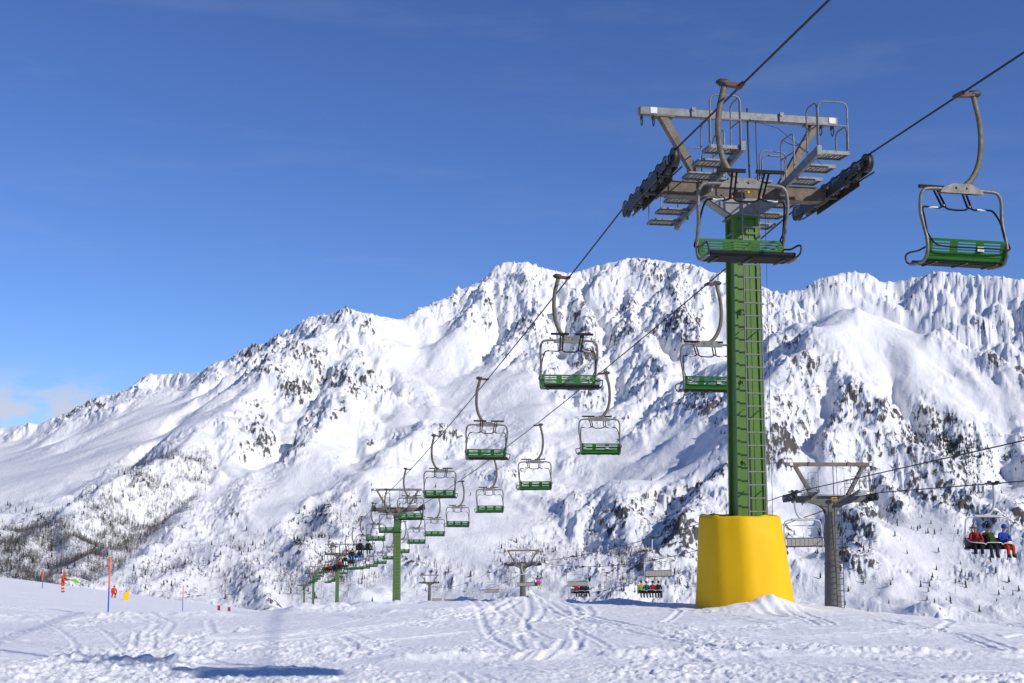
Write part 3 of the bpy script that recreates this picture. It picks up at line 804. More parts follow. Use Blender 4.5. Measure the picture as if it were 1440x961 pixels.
def grey_variants():
    for k, m_ in (('crossarm', M_CONC), ('head_bracket', M_CONC), ('lifting_beam', M_STRUT)):
        me = HEAD[k].copy(); me.materials.clear(); me.materials.append(m_); HEAD['g_' + k] = me
    m = MB(); wy = [-0.69, -0.23, 0.23, 0.69]; HEAD['g_wy'] = wy
    for i in (0, 2):
        for x in (-0.10, 0.10): m.bar((x, wy[i] - 0.04, -0.245), (x, wy[i + 1] + 0.04, -0.245), 0.018, 0.13)
        m.cyl((-0.13, (wy[i] + wy[i + 1]) / 2, -0.27), (0.13, (wy[i] + wy[i + 1]) / 2, -0.27), 0.035, 8)
    for x in (-0.135, 0.135): m.bar((x, wy[0] + 0.2, -0.30), (x, wy[3] - 0.2, -0.30), 0.02, 0.16)
    m.cyl((-0.2, 0, -0.36), (0.2, 0, -0.36), 0.06, 8)
    HEAD['g_rocker'] = m.mesh('rocker_beam', M_DARK)
grey_variants()

def pylon_head(root, Hr, v=''):
    """everything at rope height Hr above the pylon's foot"""
    z = Hr; grey_ = bool(v)
    put(HEAD[v + 'crossarm'], 'crossarm', root, (0, 0, z)); (None if grey_ else put(HEAD['head_bracket'], 'head_bracket', root, (0, 0, z)))
    put(HEAD['strut_l'], 'strut', root, (0, 0, z)); put(HEAD['strut_r'], 'strut', root, (0, 0, z))
    b = put(HEAD[v + 'lifting_beam'], 'lifting_beam', root, (0, 0, z))
    for x in (-2.36, -2.08, 2.02, 2.32): put(HEAD['shackle'], 'shackle', b, (x, 0, 0))
    for x in (-2.22, 2.16): put(HEAD['plate'], 'marker_plate', b, (x + 0.12, -0.094, 1.51))
    lamp = put(HEAD['lamp'], 'lamp', root, (0.05, -0.36, z - 0.28)); put(HEAD['lens'], 'lens', lamp, (-0.07, 0, 0)); put(HEAD['lens'], 'lens', lamp, (0.07, 0, 0))
    for s in (-1, 1):
        tr = put(HEAD[v + 'rocker'], 'wheel_train', root, (s * 2.21, 0, z + (0.09 if s > 0 and not grey_ else 0)), (HEAD['tilt'], 0, 0))
        wy = HEAD[v + 'wy']
        for y in wy: put(HEAD['sheave'], 'sheave', tr, (0, y, -0.225))
        for i in range(0, len(wy), 2): put(HEAD['guard'], 'rope_guard', tr, (0, (wy[i] + wy[i + 1]) / 2, 0))
        cw = put(HEAD['stringer'], 'catwalk', root, (s * (0.86 if not grey_ else 1.1), 0, z - (0.30 if not grey_ else 0.2)))
        if grey_: cw.scale = (0.8, 0.5, 0.85)
        for k in range(7):
            y = -2.08 + 0.68 * k
            if abs(y) < 0.3: continue
            put(HEAD['grating'], 'grating', cw, (s * 0.385, y, -0.171 * y + 0.02))
        for me in HEAD['rails_l' if s < 0 else 'rails_r']: put(me, 'handrail', cw)
    put(HEAD['floor'], 'centre_platform', root, (0, -0.05, z - 0.09))
    put(HEAD['mast'], 'cable_mast', root, (0, 0, z))
    for me in HEAD['cables']: put(me, 'cable', root, (0, 0, z))

def ladder(root, z0, z1, y, w=0.40, dense=True, x=0.0, material=None):
    m = MB(); material = material or M_GALV
    for s in (-1, 1): m.tube([(x + s * w / 2, y, z0), (x + s * w / 2, y, z1)], 0.018, 6)
    for s in (-1, 1):
        zz = z0 + 0.6
        while zz < z1 - 0.3: m.bar((x + s * w / 2, y, zz), (x + s * w / 2, y + 0.24, zz), 0.03, 0.012); zz += 1.8
    o = m.build('ladder', material, root)
    step = 0.29; rung = MB().tube([(-w / 2, 0, 0), (w / 2, 0, 0)], 0.018, 6).mesh('rung', material) if dense else None
    if dense:
        zz = z0 + 0.15
        while zz < z1 - 0.05: put(rung, 'rung', o, (x, y, zz)); zz += step
    else:
        r = MB(); zz = z0 + 0.15
        while zz < z1: r.tube([(x - w / 2, y, zz), (x + w / 2, y, zz)], 0.013, 5); zz += step
        r.build('rungs', material, o)['kind'] = 'stuff'
    return o

def green_pylon(i, label, footing=True):
    x, y, zr = green.t[i]
    g = gz(x, y) if i == 0 else float(ground_z(np.array([x]), np.array([y]), False)[0])
    if i == 0: g = NEAR0 + NEARS * (y - 0.6)
    Hr = zr - g
    root = thing('lift_pylon', label, 'lift pylon', (x, y, g), green.yaw, 'green pylons of the near lift')
    zf = 2.0
    # yellow padded footing: leaning many-sided drum with a softly uneven rim
    m = MB(); n = 40
    rows = [(0.0 - 0.6, 1.11), (0.0, 1.08), (0.7, 1.015), (1.4, 0.945), (zf - 0.06, 0.885), (zf, 0.865), (zf + 0.005, 0.80), (zf - 0.10, 0.40)]
    rr_ = random.Random(4); rim = [rr_.uniform(-0.008, 0.012) + (0.02 if rr_.random() < 0.12 else 0) for _ in range(n)]
    vs = []
    for zz, r in rows:
        for k in range(n):
            a = 2 * math.pi * (k + 0.5) / n
            # rounded nine-sided plan
            sect = 2 * math.pi / 9; aa = ((a + 0.42) % sect) - sect / 2
            rr = r * (0.9 * math.cos(sect / 2) / math.cos(aa) + 0.12) * 1.015
            wob = 0.010 * math.sin(5 * a + zz * 2) + (0.006 * math.sin(13 * a + 2) if zz > zf - 0.08 else 0)
            vs.append((math.cos(a) * (rr + wob) - 0.13 - 0.05 * zz, math.sin(a) * (rr + wob), zz + (rim[k] if zz > zf - 0.02 else 0)))
    fs = []
    for r in range(len(rows) - 1): fs += [(r * n + k, r * n + (k + 1) % n, (r + 1) * n + (k + 1) % n, (r + 1) * n + k) for k in range(n)]
    m.add(vs, fs, True)
    m.add(vs[-n:], [tuple(range(n))])
    foot = m.build('footing', M_YELLOW, root)
    # green column: box with recessed front channel and side flanges, slightly tapering
    z0, z1 = zf - 0.25, Hr - 0.96
    m = MB(); w0, w1, d0, d1 = 0.66, 0.56, 0.60, 0.52
    def ring(z, w, d): return [(-w / 2, -d / 2, z), (w / 2, -d / 2, z), (w / 2, d / 2, z), (-w / 2, d / 2, z)]
    m.add(ring(z0, w0 - .10, d0 - .06) + ring(z1, w1 - .10, d1 - .06), [(3, 2, 1, 0), (4, 5, 6, 7), (0, 1, 5, 4), (1, 2, 6, 5), (2, 3, 7, 6), (3, 0, 4, 7)])
    for s in (-1, 1):
        a, b = Vector((s * (w0 / 2 - 0.02), -d0 / 2 + 0.03, z0)), Vector((s * (w1 / 2 - 0.02), -d1 / 2 + 0.03, z1))
        m.bar(a, b, 0.08, 0.07, up=(0, 1, 0))
        a, b = Vector((s * (w0 / 2 - 0.02), d0 / 2 - 0.03, z0)), Vector((s * (w1 / 2 - 0.02), d1 / 2 - 0.03, z1))
        m.bar(a, b, 0.08, 0.07, up=(0, 1, 0))
    a, b = Vector((0.09, -d0 / 2 + 0.028, z0)), Vector((0.08, -d1 / 2 + 0.028, z1)); m.bar(a, b, 0.016, 0.018, up=(0, 1, 0))
    m.build('column', M_GREEN, root)
    cap = MB().box((0, 0, z1 + 0.02), (w1 + 0.14, d1 + 0.1, 0.05)).box((0, 0, z1 - 0.35), (w1 + 0.03, d1 + 0.02, 0.05))
    cap.build('column_cap', M_GREEN, root)
    ladder(root, zf - 0.05, Hr - 0.12, -d0 / 2 - 0.22, 0.40, dense=(i == 0), x=0.02)
    if i == 0:
        m = MB().tube([(0.50, -0.2, zf - 0.2), (0.50, -0.2, Hr - 0.6)], 0.006, 5); m.build('safety_wire', M_DARK, root)
        for zz in (3.2, 5.0, 6.6):
            MB().box((-0.18, -d0 / 2 - 0.01, zz), (0.10, 0.08, 0.04)).box((-0.18, -d0 / 2 - 0.05, zz - 0.06), (0.03, 0.03, 0.12)).build('cable_clip', M_GREEN, root)
    pylon_head(root, Hr)
    return root

green_pylon(0, 'big near green steel pylon with ladder standing on a fat yellow footing')
for i, lb in enumerate(['second green pylon, below the crest at centre left, with a ladder up its front',
                        'third green pylon, smaller, left of the second one behind the loaded chairs',
                        'fourth green pylon, thin and far off, just left of the third one',
                        'fifth green pylon, tiny, at the left end of the lift line']):
    green_pylon(i + 1, lb)
green.rope('haul_rope', 'dark steel rope of the near lift, left strand passing the big pylon', -1, 0.021, -26)
green.rope('haul_rope', 'dark steel rope of the near lift, right strand passing the big pylon', 1, 0.021, -26)

def grey_pylon(i, label):
    x, y, zr = grey.t[i]
    g = float(ground_z(np.array([x]), np.array([y]), False)[0]) - 0.3
    Hr = zr - g
    root = thing('lift_pylon', label, 'lift pylon', (x, y, g), grey.yaw, 'grey pylons of the far lift')
    m = MB(); n = 16
    m.tube([(0, 0, 0), (0, 0, Hr - 0.95)], [0.55 + 0.02 * (Hr - 9), 0.29], n)
    col = m.build('column', M_CONC, root)
    for k in range(1, 3): MB().tube([(0, 0, Hr * k / 3 - 0.04), (0, 0, Hr * k / 3 + 0.04)], 0.60 - 0.27 * k / 3 * 1.0 - 0.02, n).build('flange', M_CONC, col)
    # flared neck under the crossarm
    m = MB()
    for yy in (-0.16, 0.16):
        k = MB().prism([(-0.27, -1.1), (0.27, -1.1), (0.36, -0.84), (0.62, -0.64), (1.2, -0.47), (-1.2, -0.47), (-0.62, -0.64), (-0.36, -0.84)], 'y', 0.03).move(Matrix.Translation((0, yy, Hr)))
        m.add(k.v, k.f)
    m.build('neck', M_CONC, root)
    ladder(root, 0.3, Hr - 0.2, -0.66, 0.38, dense=(i == 0), x=0.12, material=M_DARK if i == 0 else M_CONC)
    pylon_head(root, Hr, 'g_')
    return root
for i, lb in enumerate(['grey tubular lift pylon just right of the yellow footing', 'grey lift pylon rising behind the crest in the middle of the picture',
                        'small far grey lift pylon left of the middle one']):
    grey_pylon(i, lb)
grey.rope('haul_rope', 'rope of the far lift, strand that reaches the left wheels of the grey pylon', -1, 0.025, -40)
grey.rope('haul_rope', 'rope of the far lift, strand that carries the three nearby riders', 1, 0.025, -40)
# ------------------------------------------------------------------ people
def skin_body(name, joints, bones, groups, mats):
    """joints: name -> (position, radius); bones: pairs; groups: bone -> material index. One continuous skinned body."""
    names = list(joints)
    me = bpy.data.meshes.new(name + '_cage')
    me.from_pydata([joints[k][0] for k in names], [(names.index(a), names.index(b)) for a, b in bones], [])
    o = bpy.data.objects.new(name, me); C.objects.link(o)
    md = o.modifiers.new('skin', 'SKIN'); md.use_smooth_shade = True; md.branch_smoothing = 0.4
    if not me.skin_vertices: raise RuntimeError('no skin layer')
    for i, k in enumerate(names):
        r = joints[k][1]
        me.skin_vertices[0].data[i].radius = r if isinstance(r, tuple) else (r, r)
        me.skin_vertices[0].data[i].use_root = (k == 'pelvis')
    o.modifiers.new('sub', 'SUBSURF').levels = 2
    dg = bpy.context.evaluated_depsgraph_get(); dg.update()
    m2 = bpy.data.meshes.new_from_object(o.evaluated_get(dg), depsgraph=dg)
    bpy.data.objects.remove(o); bpy.data.meshes.remove(me)
    m2.name = name
    m2.materials.clear()
    for m in mats: m2.materials.append(m)
    segs = [(Vector(joints[a][0]), Vector(joints[b][0]), g) for (a, b), g in zip(bones, groups)]
    for p in m2.polygons:
        c = p.center; best = 1e9; gi = 0
        for a, b, g in segs:
            d = b - a; t = max(0, min(1, (c - a).dot(d) / d.length_squared)); q = (a + d * t - c).length
            if q < best: best = q; gi = g
        p.material_index = gi; p.use_smooth = True
    return m2

CL = {}
def cloth(c):
    k = 'cloth_%02x%02x%02x' % tuple(int(v * 255) for v in c)
    return mat(k, c, 0.8, wear=tuple(min(1, v * 1.35 + 0.004) for v in c), wear_amt=0.5, scale=14, bump=0.25, spec=0.2)
SKINM = mat('skin', (0.50, 0.28, 0.19), 0.55, wear=(0.45, 0.22, 0.15), scale=12)
HAND_BONES = []
def body(pose, jacket, pants, boots, gloves, name='person'):
    J = {}; B = []; G = []
    def j(n, p, r): J[n] = (p, r)
    def b(a, c, g): B.append((a, c)); G.append(g)
    sit = pose['kind'] == 'sit'
    j('pelvis', (0, 0, 0.12) if sit else pose['pelvis'], (0.16, 0.13))
    P = Vector(J['pelvis'][0]); lean = Vector(pose.get('lean', (0, 0.02, 0)))
    j('spine', P + Vector((0, -0.02, 0.22)) + lean * 0.5, (0.165, 0.125)); j('chest', P + Vector((0, -0.02, 0.42)) + lean, (0.185, 0.13))
    j('neck', P + Vector((0, 0.0, 0.54)) + lean * 1.25, 0.075); j('chin', P + Vector((0, 0.015, 0.62)) + lean * 1.4, 0.075)
    hd = Vector(pose.get('head', (0, 0.02, 0)))
    j('head', P + Vector((0, 0.025, 0.71)) + lean * 1.5 + hd, (0.085, 0.10)); j('crown', P + Vector((0, 0.01, 0.79)) + lean * 1.6 + hd, 0.07)
    j('nose', Vector(J['head'][0]) + Vector((0, 0.105, -0.02)), 0.018)
    b('pelvis', 'spine', 1); b('spine', 'chest', 1); b('chest', 'neck', 1); b('neck', 'chin', 0); b('chin', 'head', 0); b('head', 'crown', 0); b('head', 'nose', 0)
    for s, sd in ((-1, 'l'), (1, 'r')):
        arm = pose['arm_' + sd]
        j('sh' + sd, Vector(J['chest'][0]) + Vector((s * 0.19, 0, 0.04)), 0.085); j('el' + sd, P + Vector(arm[0]), 0.062); j('wr' + sd, P + Vector(arm[1]), 0.048)
        w = Vector(J['wr' + sd][0]); d = (w - Vector(J['el' + sd][0])).normalized()
        j('pa' + sd, w + d * 0.07, (0.045, 0.03))
        b('chest', 'sh' + sd, 1); b('sh' + sd, 'el' + sd, 1); b('el' + sd, 'wr' + sd, 1); b('wr' + sd, 'pa' + sd, 3)
        sidev = d.cross(Vector((0, 0, 1))).normalized()
        for k, (off, ln) in enumerate(((-0.03, 0.07), (-0.01, 0.085), (0.01, 0.08), (0.03, 0.062))):
            j('f%d%s' % (k, sd), w + d * (0.075 + ln * 0.5) + sidev * off, 0.0105); j('g%d%s' % (k, sd), w + d * (0.075 + ln) + sidev * off + Vector((0, 0, -0.025)), 0.009)
            b('pa' + sd, 'f%d%s' % (k, sd), 3); b('f%d%s' % (k, sd), 'g%d%s' % (k, sd), 3)
        j('th' + sd, w + d * 0.06 - sidev * s * 0.06 + Vector((0, 0, 0.01)), 0.012); b('pa' + sd, 'th' + sd, 3)
        leg = pose['leg_' + sd]
        j('hip' + sd, P + Vector((s * 0.10, 0.02, -0.03)), 0.105); j('kn' + sd, P + Vector(leg[0]), 0.078); j('an' + sd, P + Vector(leg[1]), 0.075)
        j('toe' + sd, P + Vector(leg[2]), (0.06, 0.055))
        b('pelvis', 'hip' + sd, 2); b('hip' + sd, 'kn' + sd, 2); b('kn' + sd, 'an' + sd, 2); b('an' + sd, 'toe' + sd, 4)
        j('heel' + sd, P + Vector(leg[1]) + Vector((0, -0.05, -0.08)), 0.055); b('an' + sd, 'heel' + sd, 4)
    me = skin_body(name, J, B, G, [SKINM, cloth(jacket), cloth(pants), cloth(gloves), cloth(boots)])
    return me, {k: Vector(v[0]) for k, v in J.items()}

SIT_A = dict(kind='sit', arm_l=((-0.27, 0.10, 0.20), (-0.12, 0.30, 0.12)), arm_r=((0.27, 0.10, 0.20), (0.12, 0.30, 0.12)),
             leg_l=((-0.13, 0.45, -0.02), (-0.13, 0.46, -0.42), (-0.14, 0.62, -0.50)), leg_r=((0.13, 0.45, -0.02), (0.13, 0.46, -0.42), (0.14, 0.62, -0.50)))
SIT_B = dict(kind='sit', lean=(0.03, 0.08, 0), head=(0.03, 0.02, 0), arm_l=((-0.27, 0.14, 0.16), (-0.10, 0.36, 0.18)), arm_r=((0.25, 0.16, 0.18), (0.0, 0.30, 0.24)),
             leg_l=((-0.15, 0.44, -0.02), (-0.17, 0.48, -0.42), (-0.19, 0.64, -0.49)), leg_r=((0.12, 0.46, -0.01), (0.10, 0.44, -0.42), (0.10, 0.60, -0.51)))
def hat_mesh(c, kind='helmet'):
    m = MB(); n = 12; vs = []; fs = []
    rows = [(0.0, 0.118), (0.05, 0.122), (0.10, 0.105), (0.14, 0.07), (0.158, 0.02)]
    for z, r in rows: vs += [(r * math.cos(2 * math.pi * k / n) * 0.92, r * math.sin(2 * math.pi * k / n) * 1.04, z) for k in range(n)]
    for i in range(len(rows) - 1): fs += [(i * n + k, i * n + (k + 1) % n, (i + 1) * n + (k + 1) % n, (i + 1) * n + k) for k in range(n)]
    m.add(vs, fs + [tuple(range(4 * n, 5 * n)), tuple(range(n - 1, -1, -1))], True)
    if kind == 'bobble': m.tube([(0, 0, 0.14), (0, 0, 0.17), (0, 0, 0.20), (0, 0, 0.215)], [0.02, 0.04, 0.04, 0.015], 8)
    return m.mesh('hat', cloth(c))
GOGG = MB().tube([(-0.10, -0.02, 0), (-0.08, 0.075, 0), (-0.03, 0.108, 0), (0.03, 0.108, 0), (0.08, 0.075, 0), (0.10, -0.02, 0)], 0.028, 6, flat=1.0).mesh('goggles', M_DARK)
def rider_parts(pose, jacket, pants, hat, boots=(0.03, 0.03, 0.03), gloves=(0.03, 0.03, 0.03), kind='helmet', pack=None):
    me, J = body(pose, jacket, pants, boots, gloves)
    return dict(me=me, J=J, hat=hat_mesh(hat, kind), pack=pack)
def place_person(d, label, loc, rotz, group=None):
    o = bpy.data.objects.new('person', d['me']); C.objects.link(o); tag(o, label, 'person', group)
    o.location = loc; o.rotation_euler = (0, 0, rotz)
    put(d['hat'], 'hat', o, d['J']['head'] + Vector((0, -0.005, 0.015))); put(GOGG, 'goggles', o, d['J']['head'] + Vector((0, 0.0, 0.012)))
    if d['pack']:
        c = d['J']['chest']
        MB().box(c + Vector((0, -0.22, -0.08)), (0.34, 0.20, 0.48), bevel=0.05).box(c + Vector((0, -0.33, -0.14)), (0.24, 0.05, 0.26), bevel=0.02).build('backpack', cloth(d['pack']), o) \
            if not d.get('front_pack') else MB().box(c + Vector((0.02, 0.24, -0.12)), (0.34, 0.18, 0.42), bevel=0.05).box(c + Vector((0.02, 0.345, -0.18)), (0.22, 0.05, 0.22), bevel=0.02).build('backpack', cloth(d['pack']), o)
    return o

# ------------------------------------------------------------------ chairs
def text_mesh(body_, size, material):
    cu = bpy.data.curves.new('digits', 'FONT'); cu.body = body_; cu.size = size; cu.align_x = 'CENTER'; cu.align_y = 'CENTER'; cu.extrude = 0.002
    o = bpy.data.objects.new('digits', cu); C.objects.link(o)
    dg = bpy.context.evaluated_depsgraph_get(); dg.update()
    me = bpy.data.meshes.new_from_object(o.evaluated_get(dg), depsgraph=dg)
    bpy.data.objects.remove(o); bpy.data.curves.remove(cu)
    me.materials.clear(); me.materials.append(material); me.name = 'digits'
    return me

W2 = 0.84
def green_chair_parts(root):
    # hanger arm bulging to local +x
    MB().tube(curve([(0.30, 0, 0.04), (0.335, 0, -0.12), (0.42, 0, -0.50), (0.44, 0, -0.92), (0.38, 0, -1.32), (0.22, 0, -1.63), (0.02, 0, -1.80)]), 0.058, 8, flat=0.62).build('hanger_arm', M_ARM, root)
    grip = MB().bar((-0.03, 0, 0.0), (0.30, 0, 0.03), 0.13, 0.075).box((0, 0, 0.01), (0.075, 0.36, 0.085), bevel=0.02).build('rope_grip', M_RED, root)
    MB().tube([(0.22, 0, 0.04), (0.25, 0, 0.045), (0.40, 0, 0.055), (0.43, 0, 0.057), (0.46, 0, 0.06)], [0.05, 0.07, 0.07, 0.045, 0.03], 10).build('grip_spring', M_DARK, grip)
    # bail: tube frame running down the sides, behind the backrest and forward under the seat
    side = [(W2 - 0.16, 0, -1.845), (W2 - 0.05, 0, -1.90), (W2, 0, -2.03), (W2 + 0.005, 0, -2.30), (W2 - 0.015, -0.06, -2.55), (W2 - 0.02, -0.17, -2.86), (W2 - 0.02, -0.17, -3.08), (W2 - 0.02, -0.06, -3.22), (W2 - 0.02, 0.15, -3.245), (W2 - 0.02, 0.44, -3.225)]
    left = [(-x, y, z) for x, y, z in side]
    pts = curve(left[::-1] + [(-0.3, 0, -1.835), (0.3, 0, -1.835)] + side, 4)
    MB().tube(pts, 0.034, 8).build('bail', M_CHAIR, root)
    pl = MB()
    for y in (-0.042, 0.042):
        k = MB().prism([(-0.46, -1.91), (0.46, -1.91), (0.40, -1.82), (0.18, -1.725), (-0.18, -1.725), (-0.40, -1.82)], 'y', 0.02).move(Matrix.Translation((0, y, 0))); pl.add(k.v, k.f)
    pl.box((0, 0, -1.78), (0.30, 0.07, 0.06))
    for x in (-0.11, 0.11): pl.cyl((x, -0.075, -1.80), (x, 0.075, -1.80), 0.022, 8)
    pl.build('gusset_plate', M_CHAIR, root)
    # backrest with three groups of slots
    b = MB(); w = 1.60
    def back(z): return -0.115 - (z + 3.13) * 0.22
    R = Matrix.Rotation(math.atan(0.22), 3, 'X')
    def slab(x, z, sx, sz): b.box((x, back(z), z), (sx, 0.022, sz), R)
    slab(0, -2.842, w, 0.050); slab(0, -3.10, w, 0.060)
    for x, sx in ((-w / 2 + 0.05, 0.10), (-0.265, 0.15), (0.265, 0.15), (w / 2 - 0.05, 0.10)): slab(x, -2.97, sx, 0.225)
    for z in (-2.90, -2.951, -3.002, -3.053):
        slab(0, z - 0.006, w - 0.02, 0.029)
    b.build('backrest', M_SEAT, root)
    # curved seat shell, black pad below and rolled front edge
    s = MB(); prof = [(-0.115, -3.11), (-0.10, -3.17), (-0.05, -3.20), (0.05, -3.205), (0.20, -3.19), (0.36, -3.165), (0.43, -3.165)]
    vs = [(x, y, z) for x in (-w / 2, w / 2) for y, z in prof] + [(x, y, z - 0.022) for x in (-w / 2, w / 2) for y, z in prof]
    n = len(prof); fs = []
    for i in range(n - 1): fs += [(i, i + 1, n + i + 1, n + i), (2 * n + i, 3 * n + i, 3 * n + i + 1, 2 * n + i + 1), (i, 2 * n + i, 2 * n + i + 1, i + 1), (n + i, n + i + 1, 3 * n + i + 1, 3 * n + i)]
    fs += [(0, n, 3 * n, 2 * n), (n - 1, 3 * n - 1, 4 * n - 1, 2 * n - 1)]
    s.add(vs, fs, False); seat = s.build('seat', M_SEAT, root)
    p = MB().box((0, 0.17, -3.232), (w - 0.04, 0.50, 0.036), Matrix.Rotation(0.055, 3, 'X'), bevel=0.012).tube([(-w / 2 + 0.02, 0.43, -3.19), (w / 2 - 0.02, 0.43, -3.19)], 0.045, 8)
    p.build('seat_pad', M_BLACK, seat)
    for x in (-0.62, 0.0, 0.62): MB().box((x, 0.10, -3.262), (0.04, 0.50, 0.02)).build('seat_bracket', M_DARK, seat)
    for sx in (-1, 1):
        MB().tube(curve([(sx * (W2 - 0.02), 0.42, -3.225), (sx * (W2 + 0.0), 0.53, -3.17), (sx * (W2 + 0.02), 0.53, -3.05), (sx * (W2 + 0.02), 0.38, -3.01), (sx * (W2 + 0.01), 0.10, -3.02), (sx * (W2 - 0.02), -0.14, -2.98)], 4), 0.019, 6).build('side_loop', M_DARK, root)
    # raised restraint bar with footrests
    rb = [(-0.80, -0.14, -2.72), (-0.79, -0.05, -2.45), (-0.74, 0.10, -2.20), (-0.62, 0.14, -2.16), (-0.38, 0.15, -2.17), (-0.27, 0.17, -2.13), (-0.17, 0.15, -2.18), (0.0, 0.15, -2.19), (0.17, 0.15, -2.18), (0.27, 0.17, -2.13), (0.38, 0.15, -2.17),
          (0.62, 0.14, -2.16), (0.74, 0.10, -2.20), (0.79, -0.05, -2.45), (0.80, -0.14, -2.72)]
    bar = MB().tube(curve(rb, 4), 0.019, 6).build('restraint_bar', M_BLACK, root)
    for x in (-0.5, 0.52): MB().tube([(x - 0.10, 0.145, -2.165), (x + 0.10, 0.145, -2.165)], 0.020, 6).build('white_sleeve', M_WHITE, bar)
    MB().tube(curve([(-0.79, -0.14, -2.72), (-0.70, -0.24, -2.93), (-0.5, -0.27, -2.985), (0, -0.27, -2.985), (0.5, -0.27, -2.985), (0.72, -0.24, -2.985), (0.86, -0.22, -2.95), (0.79, -0.14, -2.72)], 4), 0.015, 6).build('back_bar', M_BLACK, root)
    for sx in (-1, 1):
        fr = MB().box((sx * 0.36, 0.42, -1.70), (0.52, 0.06, 0.06)).build('footrest', M_BLACK, root)
        for q in (-0.04, 0.04): MB().tube([(sx * 0.27 + q, 0.16, -2.13), (sx * 0.30 + q, 0.42, -1.71)], 0.021, 5).build('footrest_strut', M_BLACK, fr)
        MB().cyl((sx * 0.27, 0.13, -2.115), (sx * 0.27, 0.20, -2.115), 0.017, 8).build('reflector', M_ORANGE, fr)

def chair_set(lift, side, Ys, facing, first, labels, group, proto=None, name='lift_chair'):
    out = []
    for k, Y in enumerate(Ys):
        s = lift.s_at(Y, side); p = lift.point(s, side)
        yaw = lift.yaw + (math.pi if facing < 0 else 0) + random.uniform(-0.02, 0.02)
        if proto is None:
            o = bpy.data.objects.new(name, None); C.objects.link(o); o.empty_display_size = 0.3
            first(o); proto = o
        else: o = copy_tree(proto)
        o.location = p; o.rotation_euler = (random.uniform(-0.02, 0.02), random.uniform(-0.012, 0.012), yaw)
        tag(o, labels[k], 'lift chair', group)
        out.append(o)
    return out, proto

LY = [8.2, 21.4, 34.9, 49.1, 64.1, 79.0, 93.5, 108.0] + [122.5 + 14.5 * k for k in range(13)]
RY = [22.3, 36.2, 48.9, 61.7, 75.2, 88.8, 102.4, 116.2] + [130.5 + 14.5 * k for k in range(13)]
llab = ['empty green chair above the frame whose shadow lies on the foreground snow', 'big empty green chair hanging right in front of the near pylon head'] + \
       ['empty green chair facing us on the left rope, %s beyond the near pylon' % ORD[k] for k in range(6)] + \
       ['green left-rope chair with riders facing us, %s of the loaded ones' % ORD[k] for k in range(8)] + \
       ['tiny far green chair on the left rope, %s after the loaded chairs' % ORD[k] for k in range(5)]
rlab = ['big empty green chair at the right edge showing its slotted back with plate 123', 'empty green chair partly hidden behind the near green pylon'] + \
       ['empty green right-rope chair seen from behind, %s beyond the pylon' % ORD[k + 1] for k in range(19)]
lchairs, gproto = chair_set(green, -1, LY, -1, green_chair_parts, llab, 'chairs of the green lift')
rchairs, _ = chair_set(green, 1, RY, 1, None, rlab, 'chairs of the green lift', gproto)
lchairs[1].rotation_euler = (0.0, 0.0, green.yaw + math.pi - 0.02); lchairs[0].rotation_euler = (0, 0, green.yaw + math.pi)
rchairs[0].rotation_euler = (0.02, 0.012, green.yaw + 0.02)
for ch, num in zip(rchairs[:3], ('123', '117', '111')):
    pl = MB().box((0.265, -0.190, -2.985), (0.13, 0.012, 0.085)).build('number_plate', M_WHITE, ch)
    put(text_mesh(num, 0.075, M_INK), 'digits', pl, (0.265, -0.1975, -2.985), (math.pi / 2, 0, 0))

GOFF = 0.36
def grey_chair_parts(root):
    MB().tube(curve([(0.03, 0, 0.0), (0.0, 0, -0.2), (-0.02, 0, -0.62), (0.03, 0, -0.98), (0.18, 0, -1.24), (0.42, 0, -1.35), (0.62, 0, -1.37)]), 0.055, 8).build('hanger_arm', M_SILVER, root)
    MB().box((0.02, 0, 0.0), (0.16, 0.62, 0.12), bevel=0.03).box((0.0, -0.30, 0.05), (0.10, 0.22, 0.14), bevel=0.02).box((0.0, 0.32, 0.05), (0.10, 0.22, 0.14), bevel=0.02).bar((-0.30, 0.1, 0.02), (0.42, 0.1, 0.0), 0.08, 0.07).build('rope_grip', M_DARK, root)
    w = 1.0; T = Matrix.Translation((GOFF, 0, 0))
    side = [(w - 0.30, 0, -1.42), (w - 0.06, 0, -1.50), (w, 0, -1.75), (w + 0.02, -0.05, -2.2), (w + 0.02, -0.16, -2.45), (w + 0.02, -0.12, -2.72), (w + 0.02, 0.05, -2.80), (w + 0.02, 0.40, -2.78)]
    pts = curve([(-x, y, z) for x, y, z in side][::-1] + [(-0.4, 0, -1.40), (0.4, 0, -1.40)] + side, 4)
    MB().tube(pts, 0.033, 8).move(T).build('bail', M_SILVER, root)
    MB().box((0, 0, -1.385), (1.22, 0.13, 0.12), bevel=0.03).move(T).build('gusset_plate', M_SILVER, root)
    b = MB(); b.box((0, -0.19, -2.52), (1.92, 0.03, 0.38))
    for k in range(9): b.box((-0.94 + 0.235 * k, -0.208, -2.52), (0.03, 0.03, 0.40))
    b.move(T).build('backrest', M_GREYSEAT, root)
    MB().box((0, -0.175, -2.325), (1.96, 0.07, 0.05), bevel=0.015).move(T).build('back_rail', M_BLACK, root)
    MB().box((0, 0.08, -2.735), (1.92, 0.52, 0.07), bevel=0.02).move(T).build('seat', M_BLACK, root)
